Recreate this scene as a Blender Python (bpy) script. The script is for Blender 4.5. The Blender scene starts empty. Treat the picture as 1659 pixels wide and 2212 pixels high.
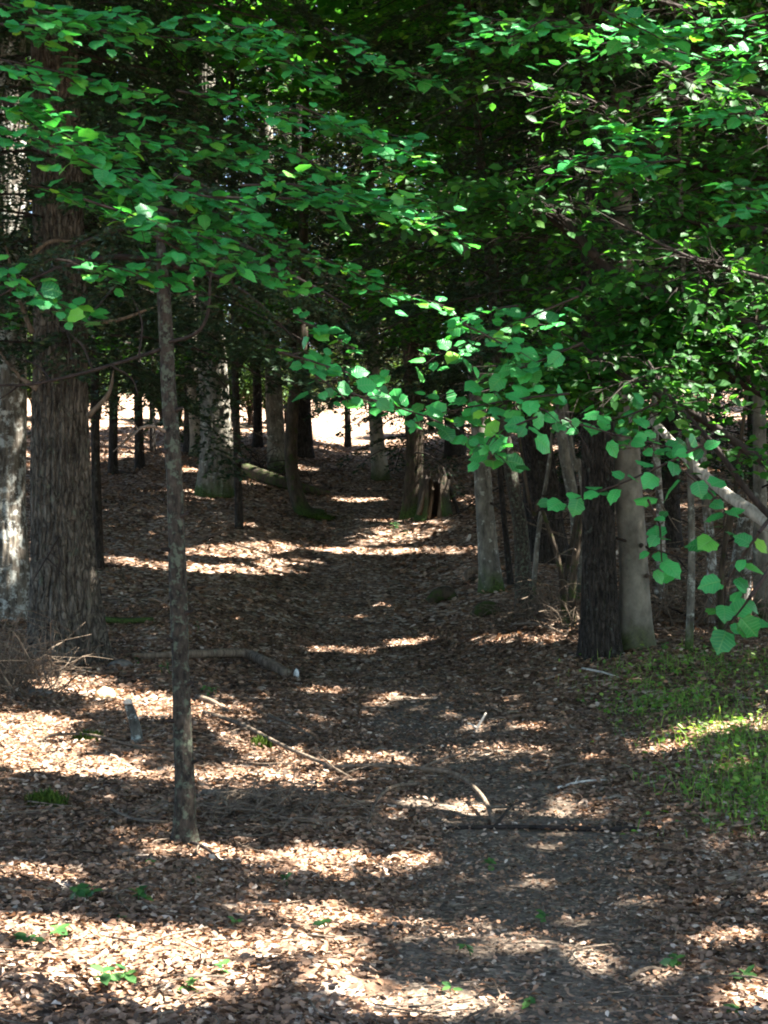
import bpy, math
import numpy as np
from mathutils import Vector

rng = np.random.default_rng(11)
SC = bpy.context.scene
COL = SC.collection
R = math.radians

# ------------------------------------------------------------------ camera maths (photo measured on a 1659 x 2212 grid)
PW, PH, F, PITCH, CAMZ = 1659.0, 2212.0, 3617.0, R(1.92), 1.5
cp, sp = math.cos(PITCH), math.sin(PITCH)
SUN_AZ, SUN_EL = R(95), R(58)
SUN = np.array([math.sin(SUN_AZ) * math.cos(SUN_EL), math.cos(SUN_AZ) * math.cos(SUN_EL), math.sin(SUN_EL)])


def ray(u, v):
    a, b = (u - PW / 2) / F, (PH / 2 - v) / F
    return np.array([a, cp - b * sp, sp + b * cp])


def at(u, v, Y):
    d = ray(u, v)
    return np.array([0, 0, CAMZ]) + d * (Y / d[1])


def project(P):
    x, y, z = P[..., 0], P[..., 1], P[..., 2] - CAMZ
    dep = np.maximum(y * cp + z * sp, 0.05)
    return PW / 2 + F * x / dep, PH / 2 - F * (-y * sp + z * cp) / dep


# ------------------------------------------------------------------ noise and terrain
def _h(i, j, s):
    n = (i * 374761393 + j * 668265263 + s * 1274126177) & 0xFFFFFFFF
    n = ((n ^ (n >> 13)) * 1274126177) & 0xFFFFFFFF
    return ((n ^ (n >> 16)) & 0xFFFF) / 65535.0


def vnoise(x, y, s=0):
    x, y = np.asarray(x, float), np.asarray(y, float)
    i, j = np.floor(x).astype(np.int64), np.floor(y).astype(np.int64)
    fx, fy = x - i, y - j
    fx, fy = fx * fx * (3 - 2 * fx), fy * fy * (3 - 2 * fy)
    a, b, c, d = _h(i, j, s), _h(i + 1, j, s), _h(i, j + 1, s), _h(i + 1, j + 1, s)
    return (a * (1 - fx) + b * fx) * (1 - fy) + (c * (1 - fx) + d * fx) * fy


def fbm(x, y, s=0, o=3):
    t, a = 0, 0.5
    for k in range(o):
        t = t + a * vnoise(np.asarray(x) * 2 ** k + 17 * k, np.asarray(y) * 2 ** k - 9 * k, s + k)
        a *= 0.5
    return t


_PY = np.array([-60, 5.5, 9, 13, 18, 22, 27, 32, 38, 46, 52, 60, 75, 100, 150, 260])
_PZ = np.array([-.3, 0, 0, .14, .37, .72, 1.45, 2.33, 3.33, 4.85, 5.75, 7.1, 9.0, 10.8, 12, 14])
_ty = np.arange(-60, 260, 0.25)
_tz = np.interp(_ty, _PY, _PZ)
_k = np.hanning(13); _k /= _k.sum()
_tz = np.convolve(np.pad(_tz, 6, mode='edge'), _k, 'valid')
_CY = np.array([-20, 0, 5.5, 7, 9.4, 12, 14.2, 17, 20, 23, 27, 32, 46, 80])
_CX = np.array([.5, .5, .61, .68, .75, .6, .51, .14, -.16, -.24, -.5, -.5, -.4, 1])


def path_x(y):
    return np.interp(y, _CY, _CX)


def sstep(a, b, x):
    t = np.clip((x - a) / (b - a), 0, 1)
    return t * t * (3 - 2 * t)


def ground(x, y):
    x, y = np.asarray(x, float), np.asarray(y, float)
    z = np.interp(y, _ty, _tz)
    dx = x - path_x(y)
    amp = 0.10 + 0.20 * sstep(8, 20, y)
    z = z + amp * sstep(.7, 2.6, np.abs(dx)) + .03 * sstep(.5, 1.1, np.abs(dx))
    z = z + 0.05 * np.maximum(dx - 4, 0) * sstep(20, 30, y) + 0.03 * np.maximum(-dx - 3, 0) * sstep(6, 14, y)
    z = z + (fbm(x * .45, y * .45, 3) - .44) * .30 * sstep(5, 14, y) + (fbm(x * 2.1, y * 2.1, 8) - .44) * .10
    z = z + (fbm(x * 7, y * 7, 21, 2) - .37) * .035
    return z


def hit(u, v, tmax=130):
    d = ray(u, v)
    t = np.arange(3, tmax, 0.04)
    P = np.array([0, 0, CAMZ]) + t[:, None] * d
    g = ground(P[:, 0], P[:, 1])
    k = np.nonzero(P[:, 2] < g)[0]
    p = P[k[0]] if len(k) else P[-1]
    return np.array([p[0], p[1], float(ground(p[0], p[1]))])


# ------------------------------------------------------------------ where sunlight reaches the ground: gaps cut in the canopy to shape the light
# sun flecks on the ground, as ellipses (centre, half sizes, tilt)
FLECKS = [
    (40, 1590, 95, 55, 0), (110, 1655, 230, 20, 3), (340, 1690, 70, 14, 6), (150, 1482, 90, 17, 8), (300, 1525, 80, 24, 12),
    (470, 1560, 60, 26, 25), (560, 1625, 100, 17, 22), (650, 1690, 110, 12, 10), (480, 1680, 80, 12, 8), (560, 1860, 110, 10, 14),
    (770, 1862, 95, 17, 4), (690, 1975, 150, 22, 2), (60, 2000, 130, 17, 2), (330, 2040, 220, 13, -4), (160, 2095, 230, 34, -2),
    (110, 2170, 190, 32, 0), (400, 2180, 120, 17, 3), (640, 2060, 150, 14, 2), (1215, 2060, 90, 14, 8), (980, 2172, 180, 12, -4),
    (1010, 2030, 70, 8, -4), (1600, 2150, 80, 26, -4), (1560, 2035, 70, 8, -10), (1300, 1790, 45, 6, 0), (1180, 1752, 70, 5, 2), (960, 1745, 90, 7, 6),
    (800, 1640, 75, 10, 4), (1055, 1576, 70, 5, 0), (1085, 1613, 50, 3, 2), (1425, 1625, 38, 7, -12), (1490, 1588, 62, 12, -8), (1645, 1568, 45, 12, 0),
    (870, 1507, 45, 3, 2), (700, 1492, 40, 3, 4), (740, 1406, 80, 6, 3), (870, 1388, 55, 7, -8), (1080, 1384, 70, 6, -3), (1190, 1386, 70, 6, 4),
    (730, 1335, 50, 2, -3), (800, 1308, 40, 2, 0), (500, 1190, 140, 15, -3), (470, 1228, 190, 9, 2), (280, 1215, 70, 8, 8), (760, 1190, 90, 6, 2), (930, 1191, 130, 7, 0),
    (620, 1215, 70, 6, 0), (770, 1078, 60, 6, 0), (1010, 1082, 40, 7, 0), (860, 1125, 90, 4, 2), (270, 965, 55, 26, -10), (1150, 1000, 40, 24, 0), (1640, 1290, 30, 50, 0), (330, 1840, 60, 7, 2), (70, 1895, 60, 6, 4),
]
_fl = np.array(FLECKS, float)
# sunlit spots above the ground: (point, radius)
SPOTS = []


_hx, _hy = np.arange(-50, 50, .2), np.arange(-30, 110, .2)
_HG = ground(*np.meshgrid(_hx, _hy))


def quick_ground(x, y):
    return _HG[np.clip(((y + 30) / .2).astype(int), 0, len(_hy) - 1), np.clip(((x + 50) / .2).astype(int), 0, len(_hx) - 1)]


def ground_hit_along_sun(P):
    G = P.copy()
    for _ in range(7):
        g = quick_ground(G[:, 0], G[:, 1])
        t = (G[:, 2] - g) / SUN[2]
        G = G - (t * .85)[:, None] * SUN
    return G


GX0, GY0, GS = -24.0, 2.0, .04
_gx = np.arange(GX0, 30, GS); _gy = np.arange(GY0, 48, GS)
_GX, _GY = np.meshgrid(_gx, _gy)
_gu, _gv = project(np.stack([_GX, _GY, ground(_GX, _GY)], -1))
_gu = _gu + (vnoise(_GX * 5, _GY * 5, 5) - .5) * 24
_rag = 1 + (fbm(_GX * 3.3, _GY * 3.3, 6) - .44) * .55
LIT = np.zeros(_GX.shape, bool)
for cu, cv, ru, rv, an in FLECKS:
    c, s_ = math.cos(R(an)), math.sin(R(an))
    du, dv = _gu - cu, _gv - cv
    a_, b_ = (du * c + dv * s_) / ru, (-du * s_ + dv * c) / rv
    LIT |= (a_ * a_ + b_ * b_ < _rag) & (_GY > 3)
LIT |= (_GY > 46.6)


def _dil(m, k):
    o = m.copy()
    for i_ in range(1, k + 1):
        o[i_:] |= m[:-i_]; o[:-i_] |= m[i_:]
    p = o.copy()
    for i_ in range(1, k + 1):
        o[:, i_:] |= p[:, :-i_]; o[:, :-i_] |= p[:, i_:]
    return o


LITS = {.03: _dil(LIT, 1), .06: _dil(LIT, 1), .11: _dil(LIT, 3)}


_e1 = np.cross(SUN, [0, 0, 1.]); _e1 /= np.linalg.norm(_e1); _e2 = np.cross(SUN, _e1)
SPOTMAP = np.full((2600, 2600), 1e9)


def spot_cell(P):
    return (np.clip(((P @ _e1 + 75) / .06).astype(int), 0, 2599), np.clip(((P @ _e2 + 75) / .06).astype(int), 0, 2599), P @ SUN)


def add_spot(c, r):
    ia, ib, t = spot_cell(np.asarray(c)[None])
    k = max(1, int(r / .06)); q = np.arange(-k, k + 1)
    m = q[:, None] ** 2 + q[None] ** 2 <= k * k
    w = SPOTMAP[ia[0] - k:ia[0] + k + 1, ib[0] - k:ib[0] + k + 1]
    w[m] = np.minimum(w[m], t[0])


def lit_mask(P, size=.06):
    """True for the foliage that would block one of the gaps the sunlight comes through."""
    G = ground_hit_along_sun(P)
    i_ = np.clip(((G[:, 1] - GY0) / GS).astype(int), 0, len(_gy) - 1)
    j_ = np.clip(((G[:, 0] - GX0) / GS).astype(int), 0, len(_gx) - 1)
    out = LITS[size][i_, j_] & (G[:, 1] < 65)
    out |= (G[:, 1] < 2.6) & (vnoise(G[:, 0] * .8, G[:, 1] * .8, 9) > .35)
    ia, ib, t = spot_cell(P)
    return out | (t > SPOTMAP[ia, ib] + .12)


# ------------------------------------------------------------------ materials
def new_mat(name):
    m = bpy.data.materials.new(name); m.use_nodes = True
    nt = m.node_tree; nt.nodes.clear()
    o = nt.nodes.new('ShaderNodeOutputMaterial')
    return m, nt, o


def N(nt, t, **kw):
    n = nt.nodes.new('ShaderNode' + t)
    for k, v in kw.items():
        if k in n.inputs: n.inputs[k].default_value = v
        else: setattr(n, k, v)
    return n


def ramp(nt, fac, stops, interp='LINEAR'):
    r = nt.nodes.new('ShaderNodeValToRGB'); r.color_ramp.interpolation = interp
    e = r.color_ramp.elements
    while len(e) < len(stops): e.new(.5)
    for k, (p, c) in enumerate(stops):
        e[k].position = p; e[k].color = (*c, 1) if len(c) == 3 else c
    nt.links.new(fac, r.inputs[0])
    return r.outputs[0]


def mixc(nt, fac, a, b, mode='MIX'):
    m = nt.nodes.new('ShaderNodeMix'); m.data_type = 'RGBA'; m.blend_type = mode
    for s, x in ((0, fac), (6, a), (7, b)):
        if hasattr(x, 'links'): nt.links.new(x, m.inputs[s])
        elif isinstance(x, (int, float)): m.inputs[s].default_value = x
        else: m.inputs[s].default_value = (*x, 1)
    return m.outputs[2]


def leaf_mat(name, stops, transl, rough=.45, spec=.5, tscale=1.5, veins=False, tcol=None):
    m, nt, o = new_mat(name)
    at_ = N(nt, 'Attribute', attribute_name='tint')
    col = ramp(nt, at_.outputs['Fac'], stops)
    p = N(nt, 'BsdfPrincipled', Roughness=rough)
    p.inputs['Specular IOR Level'].default_value = spec
    nz = N(nt, 'TexNoise', Scale=9.0, Detail=3.0)
    tc = N(nt, 'TexCoord'); nt.links.new(tc.outputs['Object'], nz.inputs['Vector'])
    col = mixc(nt, .45, col, ramp(nt, nz.outputs['Fac'], [(.3, (.35, .35, .35)), (.7, (1.5, 1.5, 1.5))]), 'MULTIPLY')
    if veins:
        uv = N(nt, 'UVMap', uv_map='UVMap')
        sx = N(nt, 'SeparateXYZ'); nt.links.new(uv.outputs[0], sx.inputs[0])
        ab = N(nt, 'Math', operation='ABSOLUTE'); nt.links.new(sx.outputs[1], ab.inputs[0])
        ad = N(nt, 'Math', operation='MULTIPLY_ADD'); nt.links.new(ab.outputs[0], ad.inputs[0])
        ad.inputs[1].default_value = -.55; nt.links.new(sx.outputs[0], ad.inputs[2])
        ml = N(nt, 'Math', operation='MULTIPLY'); nt.links.new(ad.outputs[0], ml.inputs[0]); ml.inputs[1].default_value = 44
        sn = N(nt, 'Math', operation='SINE'); nt.links.new(ml.outputs[0], sn.inputs[0])
        vr = ramp(nt, sn.outputs[0], [(.55, (0, 0, 0)), (1, (1, 1, 1))])
        mr = ramp(nt, ab.outputs[0], [(0, (1, 1, 1)), (.05, (0, 0, 0))])
        vv = mixc(nt, 1.0, vr, mr, 'LIGHTEN')
        col = mixc(nt, mixc(nt, 1.0, vv, (.3, .3, .3), 'MULTIPLY'), col, (.14, .30, .10))
        bp = N(nt, 'Bump', Strength=.35, Distance=.01); nt.links.new(vv, bp.inputs['Height']); bp.invert = True
        nt.links.new(bp.outputs[0], p.inputs['Normal'])
    nt.links.new(col, p.inputs['Base Color'])
    if transl > 0:
        t = N(nt, 'BsdfTranslucent')
        tc_ = mixc(nt, 1.0, col, tcol or (tscale * 1.25, tscale * 1.3, tscale * .5), 'MULTIPLY')
        nt.links.new(tc_, t.inputs['Color'])
        mx = N(nt, 'MixShader'); mx.inputs[0].default_value = transl
        nt.links.new(p.outputs[0], mx.inputs[1]); nt.links.new(t.outputs[0], mx.inputs[2])
        nt.links.new(mx.outputs[0], o.inputs[0])
    else:
        nt.links.new(p.outputs[0], o.inputs[0])
    return m


def bark_mat(name, dark, light, lichen=None, lich=.5, stretch=.16, scale=22, bump=.9, moss=None, moss_h=.5, lscale=9.0, plates=0):
    m, nt, o = new_mat(name)
    tc = N(nt, 'TexCoord'); oi = N(nt, 'ObjectInfo')
    sc = N(nt, 'VectorMath', operation='SCALE'); sc.inputs[0].default_value = (31, 17, 23)
    nt.links.new(oi.outputs['Random'], sc.inputs['Scale'])
    ad = N(nt, 'VectorMath', operation='ADD'); nt.links.new(tc.outputs['Object'], ad.inputs[0]); nt.links.new(sc.outputs[0], ad.inputs[1])
    mp = N(nt, 'Mapping'); mp.inputs['Scale'].default_value = (1, 1, stretch); nt.links.new(ad.outputs[0], mp.inputs[0])
    n1 = N(nt, 'TexNoise', Scale=float(scale), Detail=6.0, Roughness=.65); nt.links.new(mp.outputs[0], n1.inputs['Vector'])
    n2 = N(nt, 'TexNoise', Scale=3.5, Detail=5.0); nt.links.new(ad.outputs[0], n2.inputs['Vector'])
    col = ramp(nt, n1.outputs['Fac'], [(.34, dark), (.66, light)])
    col = mixc(nt, .6, col, ramp(nt, n2.outputs['Fac'], [(.3, (.45, .45, .45)), (.7, (1.45, 1.4, 1.35))]), 'MULTIPLY')
    if lichen:
        n3 = N(nt, 'TexNoise', Scale=lscale, Detail=7.0, Roughness=.7); nt.links.new(ad.outputs[0], n3.inputs['Vector'])
        f = ramp(nt, n3.outputs['Fac'], [(lich - .03, (0, 0, 0)), (lich + .05, (1, 1, 1))])
        col = mixc(nt, f, col, lichen)
    if moss:
        sx = N(nt, 'SeparateXYZ'); nt.links.new(tc.outputs['Object'], sx.inputs[0])
        a = N(nt, 'Math', operation='MULTIPLY_ADD'); nt.links.new(n2.outputs['Fac'], a.inputs[0]); a.inputs[1].default_value = -4.4 * moss_h
        zz = N(nt, 'Math', operation='ADD'); zz.inputs[1].default_value = 1.6 * moss_h; nt.links.new(sx.outputs[2], zz.inputs[0])
        nt.links.new(zz.outputs[0], a.inputs[2])
        n4 = N(nt, 'TexNoise', Scale=40.0, Detail=4.0); nt.links.new(ad.outputs[0], n4.inputs['Vector'])
        moss = mixc(nt, 1.0, moss, ramp(nt, n4.outputs['Fac'], [(.3, (.3, .3, .3)), (.7, (1.6, 1.6, 1.4))]), 'MULTIPLY')
        f = ramp(nt, a.outputs[0], [(0.0, (.95, .95, .95)), (.3, (0, 0, 0))])
        col = mixc(nt, f, col, moss)
    hgt = n1.outputs['Fac']
    if plates:
        m2 = N(nt, 'Mapping'); m2.inputs['Scale'].default_value = (1, 1, .17); nt.links.new(ad.outputs[0], m2.inputs[0])
        wob = mixc(nt, .16, m2.outputs[0], n2.outputs['Color'])
        vo = N(nt, 'TexVoronoi', Scale=float(plates)); vo.feature = 'DISTANCE_TO_EDGE'; nt.links.new(wob, vo.inputs['Vector'])
        ck = ramp(nt, vo.outputs['Distance'], [(.02, (.22, .20, .18)), (.16, (1, 1, 1))])
        col = mixc(nt, .55, col, ck, 'MULTIPLY')
        hgt = mixc(nt, .45, hgt, ck)
    p = N(nt, 'BsdfPrincipled', Roughness=.9); p.inputs['Specular IOR Level'].default_value = .2
    nt.links.new(col, p.inputs['Base Color'])
    bp = N(nt, 'Bump', Strength=bump, Distance=.02 if not plates else .035); nt.links.new(hgt, bp.inputs['Height']); nt.links.new(bp.outputs[0], p.inputs['Normal'])
    nt.links.new(p.outputs[0], o.inputs[0])
    return m


def ground_mat(name, stops, scale, bump, soil, soilamt):
    m, nt, o = new_mat(name)
    tc = N(nt, 'TexCoord')
    nd = N(nt, 'TexNoise', Scale=30.0, Detail=2.0); nt.links.new(tc.outputs['Object'], nd.inputs['Vector'])
    dm = mixc(nt, .04, tc.outputs['Object'], nd.outputs['Color'])
    vo = N(nt, 'TexVoronoi', Scale=float(scale)); nt.links.new(dm, vo.inputs['Vector'])
    sx = N(nt, 'SeparateColor'); nt.links.new(vo.outputs['Color'], sx.inputs[0])
    col = ramp(nt, sx.outputs[0], stops)
    n1 = N(nt, 'TexNoise', Scale=1.3, Detail=8.0, Roughness=.7); nt.links.new(tc.outputs['Object'], n1.inputs['Vector'])
    n2 = N(nt, 'TexNoise', Scale=60.0, Detail=4.0); nt.links.new(tc.outputs['Object'], n2.inputs['Vector'])
    f = ramp(nt, n1.outputs['Fac'], [(soilamt - .08, (1, 1, 1)), (soilamt + .08, (0, 0, 0))])
    col = mixc(nt, f, col, soil)
    col = mixc(nt, .7, col, ramp(nt, n2.outputs['Fac'], [(.3, (.4, .4, .4)), (.7, (1.4, 1.4, 1.4))]), 'MULTIPLY')
    p = N(nt, 'BsdfPrincipled', Roughness=.95); p.inputs['Specular IOR Level'].default_value = .15
    nt.links.new(col, p.inputs['Base Color'])
    hh = mixc(nt, .5, sx.outputs[1], n2.outputs['Fac'])
    bp = N(nt, 'Bump', Strength=bump, Distance=.03); nt.links.new(hh, bp.inputs['Height']); nt.links.new(bp.outputs[0], p.inputs['Normal'])
    nt.links.new(p.outputs[0], o.inputs[0])
    return m


LITTER = [(0, (.045, .030, .020)), (.2, (.115, .070, .045)), (.48, (.22, .138, .09)), (.66, (.32, .175, .10)), (.83, (.43, .315, .23)), (.96, (.59, .47, .37)), (1, (.24, .21, .17))]
M = dict(
    hazel=leaf_mat('hazel_leaf', [(0, (.010, .09, .022)), (.35, (.023, .195, .052)), (.7, (.036, .28, .062)), (.90, (.09, .31, .04)), (1, (.14, .35, .03))], .32, .38, .30, 1.5, True),
    beech=leaf_mat('beech_leaf', [(0, (.018, .08, .016)), (.6, (.032, .122, .023)), (1, (.09, .21, .03))], .5, .5, .25, 1.7),
    canopy=leaf_mat('canopy_leaf', [(0, (.015, .05, .012)), (1, (.045, .10, .022))], .22, .6, .3, 1.4),
    youngleaf=leaf_mat('young_beech_leaf', [(0, (.02, .055, .014)), (1, (.06, .105, .03))], .28, .6, .2, 1.0),
    farneedle=leaf_mat('sun_painted_fir_needles', [(0, (.02, .04, .012)), (.6, (.05, .075, .022)), (1, (.14, .13, .06))], .2, .6, .3, 1.2),  # far needles coloured brighter, sunlit specks painted into the tint
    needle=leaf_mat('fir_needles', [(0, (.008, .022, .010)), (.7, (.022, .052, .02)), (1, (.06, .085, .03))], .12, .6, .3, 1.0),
    grass=leaf_mat('grass_blades', [(0, (.055, .14, .022)), (.7, (.14, .27, .04)), (1, (.26, .34, .07))], .35, .5, .4, 1.5),
    seedling=leaf_mat('seedling_leaf', [(0, (.025, .085, .025)), (1, (.075, .18, .04))], .35, .5, .4, 1.5),
    litter=leaf_mat('dead_leaf', LITTER, .12, .75, .25, 1.0, False, (1.1, .9, .6)),
    brown=bark_mat('brown_furrowed_bark', (.022, .018, .013), (.165, .145, .115), (.11, .12, .085), .60, .22, 30, 1.0, None, .5, 9.0, 27),
    fir=bark_mat('dark_fir_bark', (.013, .011, .009), (.058, .049, .04), (.09, .10, .078), .62, .35, 24, 1.0, None, .5, 9.0, 30),
    grey=bark_mat('grey_bark', (.05, .047, .038), (.20, .185, .15), (.30, .31, .26), .60, .4, 12, .5, (.035, .06, .012), .18),
    blotch=bark_mat('blotched_lichen_bark', (.035, .03, .024), (.17, .15, .12), (.33, .335, .30), .53, .3, 18, .9),
    lichen=bark_mat('sapling_bark', (.010, .009, .007), (.062, .050, .037), (.085, .10, .068), .545, .45, 42, 1.0, None, .5, 26.0),
    mossy=bark_mat('mossy_bark', (.014, .011, .008), (.075, .056, .038), (.028, .042, .010), .57, .3, 18, .9, (.03, .055, .010), .22),
    beechbark=bark_mat('smooth_pale_bark', (.10, .09, .07), (.24, .22, .175), (.08, .10, .06), .66, .7, 6, .25, (.04, .05, .016), .15),
    mossylog=bark_mat('mossy_log_bark', (.014, .011, .008), (.075, .056, .038), (.030, .045, .010), .50, .3, 18, 1.0),
    dead=bark_mat('dead_wood', (.05, .037, .026), (.20, .155, .112), (.16, .17, .12), .66, .08, 30, .8),
    pale=bark_mat('bleached_dead_wood', (.28, .25, .21), (.62, .58, .50), None, .5, .06, 30, .5),
    twig=bark_mat('dark_twig_bark', (.012, .009, .007), (.042, .032, .026), None, .5, .2, 30, .4),
    moss=leaf_mat('moss_tufts', [(0, (.018, .04, .007)), (1, (.075, .11, .016))], .15, .9, .1, 1.0),
    ground=ground_mat('leaf_litter_floor', LITTER, 20, .9, (.035, .022, .014), .40),
    path=ground_mat('trodden_earth', [(0, (.05, .038, .028)), (.5, (.14, .105, .077)), (.85, (.22, .165, .12)), (1, (.38, .30, .22))], 44, .7, (.135, .105, .08), .48),
)


def stone_mat(name, a, b):
    m, nt, o = new_mat(name)
    tc = N(nt, 'TexCoord'); n = N(nt, 'TexNoise', Scale=14.0, Detail=8.0); nt.links.new(tc.outputs['Object'], n.inputs['Vector'])
    p = N(nt, 'BsdfPrincipled', Roughness=.85)
    nt.links.new(ramp(nt, n.outputs['Fac'], [(.3, a), (.7, b)]), p.inputs['Base Color'])
    bp = N(nt, 'Bump', Strength=.6, Distance=.02); nt.links.new(n.outputs['Fac'], bp.inputs['Height']); nt.links.new(bp.outputs[0], p.inputs['Normal'])
    nt.links.new(p.outputs[0], o.inputs[0])
    return m


M['tan_stone'] = stone_mat('tan_stone', (.22, .16, .08), (.48, .37, .21))
M['white_stone'] = stone_mat('white_stone', (.45, .45, .43), (.85, .84, .80))
M['hollow'] = stone_mat('rotten_heartwood', (.012, .008, .006), (.05, .032, .02))


# ------------------------------------------------------------------ mesh building
class Geo:
    def __init__(s): s.V, s.F, s.T, s.U, s.n = [], [], [], [], 0

    def add(s, V, Fs, tint=None, uv=None):
        V = np.asarray(V, float).reshape(-1, 3)
        if not isinstance(Fs, list): Fs = [Fs]
        for f in Fs:
            f = np.asarray(f, int)
            if len(f) == 0: continue
            s.F.append(f + s.n)
            t = np.full(len(f), .5) if tint is None else np.asarray(tint, float)
            s.T.append(t if len(t) == len(f) else np.full(len(f), t.flat[0]))
        s.U.append(np.zeros((len(V), 2)) if uv is None else uv)
        s.V.append(V); s.n += len(V)

    def build(s, name, mat, parent=None, base=None, smooth=True):
        V = np.concatenate(s.V) if s.V else np.zeros((0, 3))
        if base is not None: V = V - base
        me = bpy.data.meshes.new(name)
        me.vertices.add(len(V)); me.vertices.foreach_set('co', V.astype(np.float32).ravel())
        li = np.concatenate([f.ravel() for f in s.F]); lt = np.concatenate([np.full(len(f), f.shape[1]) for f in s.F])
        ls = np.concatenate([[0], np.cumsum(lt)[:-1]])
        me.loops.add(len(li)); me.loops.foreach_set('vertex_index', li.astype(np.int32))
        me.polygons.add(len(lt)); me.polygons.foreach_set('loop_start', ls.astype(np.int32)); me.polygons.foreach_set('loop_total', lt.astype(np.int32))
        me.polygons.foreach_set('use_smooth', np.full(len(lt), smooth))
        me.update(calc_edges=True)
        a = me.attributes.new('tint', 'FLOAT', 'FACE'); a.data.foreach_set('value', np.concatenate(s.T).astype(np.float32))
        U = np.concatenate(s.U)
        if U.any():
            l = me.uv_layers.new(name='UVMap'); l.data.foreach_set('uv', U[li].astype(np.float32).ravel())
        me.materials.append(mat)
        o = bpy.data.objects.new(name, me); COL.objects.link(o)
        if parent: o.parent = parent
        elif base is not None: o.location = base
        return o


def tag(o, label=None, cat=None, group=None, kind=None):
    for k, v in (('label', label), ('category', cat), ('group', group), ('kind', kind)):
        if v: o[k] = v
    return o


def thing(name, base, label, cat, group=None):
    o = bpy.data.objects.new(name, None); COL.objects.link(o); o.location = base
    o.empty_display_size = .1
    return tag(o, label, cat, group)


def spline(P, n):
    P = np.asarray(P, float)
    if len(P) == 2: return P[0] + (P[1] - P[0]) * np.linspace(0, 1, n)[:, None]
    Q = np.vstack([2 * P[0] - P[1], P, 2 * P[-1] - P[-2]])
    s = np.linspace(0, len(P) - 1 - 1e-6, n); i = s.astype(int); t = (s - i)[:, None]
    a, b, c, d = Q[i], Q[i + 1], Q[i + 2], Q[i + 3]
    return .5 * (2 * b + (c - a) * t + (2 * a - 5 * b + 4 * c - d) * t * t + (3 * b - a - 3 * c + d) * t ** 3)


def frames(P):
    T = np.gradient(P, axis=0); T /= np.linalg.norm(T, axis=1)[:, None] + 1e-9
    A = np.zeros_like(P)
    a = np.cross(T[0], [0.3, .9, .31]); a /= np.linalg.norm(a)
    for k in range(len(P)):
        a = a - T[k] * (a @ T[k]); a /= np.linalg.norm(a) + 1e-9; A[k] = a
    return T, A, np.cross(T, A)


def tube(g, P, rad, n=8, steps=None, rough=0., furrow=0., flare=0., seed=0, cap=True):
    """tapered limb through the points P; bark relief is real when rough or furrow is given"""
    P = np.asarray(P, float)
    steps = steps or max(6, 4 * len(P))
    C = spline(P, steps)
    r = np.interp(np.linspace(0, 1, steps), np.linspace(0, 1, len(rad)), rad)
    T, A, B = frames(C)
    th = np.linspace(0, 2 * math.pi, n, endpoint=False)
    L = np.concatenate([[0], np.cumsum(np.linalg.norm(np.diff(C, axis=0), axis=1))])
    rr = np.repeat(r[:, None], n, 1)
    if rough or furrow:
        ct, st = np.cos(th)[None], np.sin(th)[None]
        lz = L[:, None]
        q = fbm(ct * 1.3 + seed * 3.1 + lz * .35, st * 1.3 + lz * .9 - seed, seed, 3) - .44
        rr = rr * (1 + rough * 2 * q)
        if furrow:
            w = th[None] * 11 + 3.2 * (fbm(lz * 2.2 + ct, st + lz * 1.1, seed + 5, 2) - .4) * 3
            rr = rr * (1 - furrow * (1 - np.abs(np.sin(w))) ** 1.6)
        rr = rr * (1 + .018 * (fbm(th[None] * 9 + 0 * lz, lz * 30 / max(.3, r[0] * 6), seed + 9, 2) - .37) * (2 if furrow else 1))
    if flare:
        lob = 1 + .55 * np.sin(th * 3 + seed) * np.sin(th * 2 + seed * 2.3)
        rr = rr * (1 + flare * np.exp(-L / (r[0] * 1.7))[:, None] * lob[None])
    V = C[:, None] + rr[..., None] * (np.cos(th)[None, :, None] * A[:, None] + np.sin(th)[None, :, None] * B[:, None])
    i = np.arange(steps - 1)[:, None] * n; j = np.arange(n)[None]; j2 = (j + 1) % n
    Q = np.stack([i + j, i + j2, i + n + j2, i + n + j], -1).reshape(-1, 4)
    V = V.reshape(-1, 3); Fs = [Q]
    if cap:
        V = np.vstack([V, C[0] - T[0] * r[0] * .15, C[-1] + T[-1] * r[-1] * .4])
        k = np.arange(n); e = (steps - 1) * n
        Fs.append(np.vstack([np.stack([(k + 1) % n, k, np.full(n, steps * n)], 1), np.stack([e + k, e + (k + 1) % n, np.full(n, steps * n + 1)], 1)]))
    g.add(V, Fs)
    return C


def orient(nrm, fwd):
    """orthonormal frames from normals and wished forward directions (rows)"""
    z = nrm / (np.linalg.norm(nrm, axis=1)[:, None] + 1e-9)
    x = fwd - (fwd * z).sum(1)[:, None] * z; x /= np.linalg.norm(x, axis=1)[:, None] + 1e-9
    return x, np.cross(z, x), z


def hazel_template():
    xs = np.array([0, .12, .3, .5, .68, .82, .93, 1.0])
    hw = np.array([.05, .30, .42, .455, .42, .30, .15, 0])
    tooth = np.array([0, .025, -.03, .045, -.035, .05, -.02, 0])
    mid = np.stack([xs, 0 * xs, -.20 * (xs - .35) ** 2 * 2], 1)
    V = [mid]; uv = [np.stack([xs, 0 * xs], 1)]
    for s in (1, -1):
        w = hw + tooth * (1 if s > 0 else -.7)
        V.append(np.stack([xs - .07 * (w > .1) + .03 * np.sin(np.arange(8) * 2.9 + s), s * w, .15 * w - .30 * w * w + .022 * np.sin(np.arange(8) * 2.1 + s) - .20 * (xs - .35) ** 2 * 2], 1))
        uv.append(np.stack([xs, s * w], 1))
    V = np.vstack(V); uv = np.vstack(uv); Q = []
    for k in range(7):
        Q.append((k, k + 1, 9 + k, 8 + k)); Q.append((k + 1, k, 16 + k, 17 + k))
    return V, np.array(Q), uv


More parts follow.
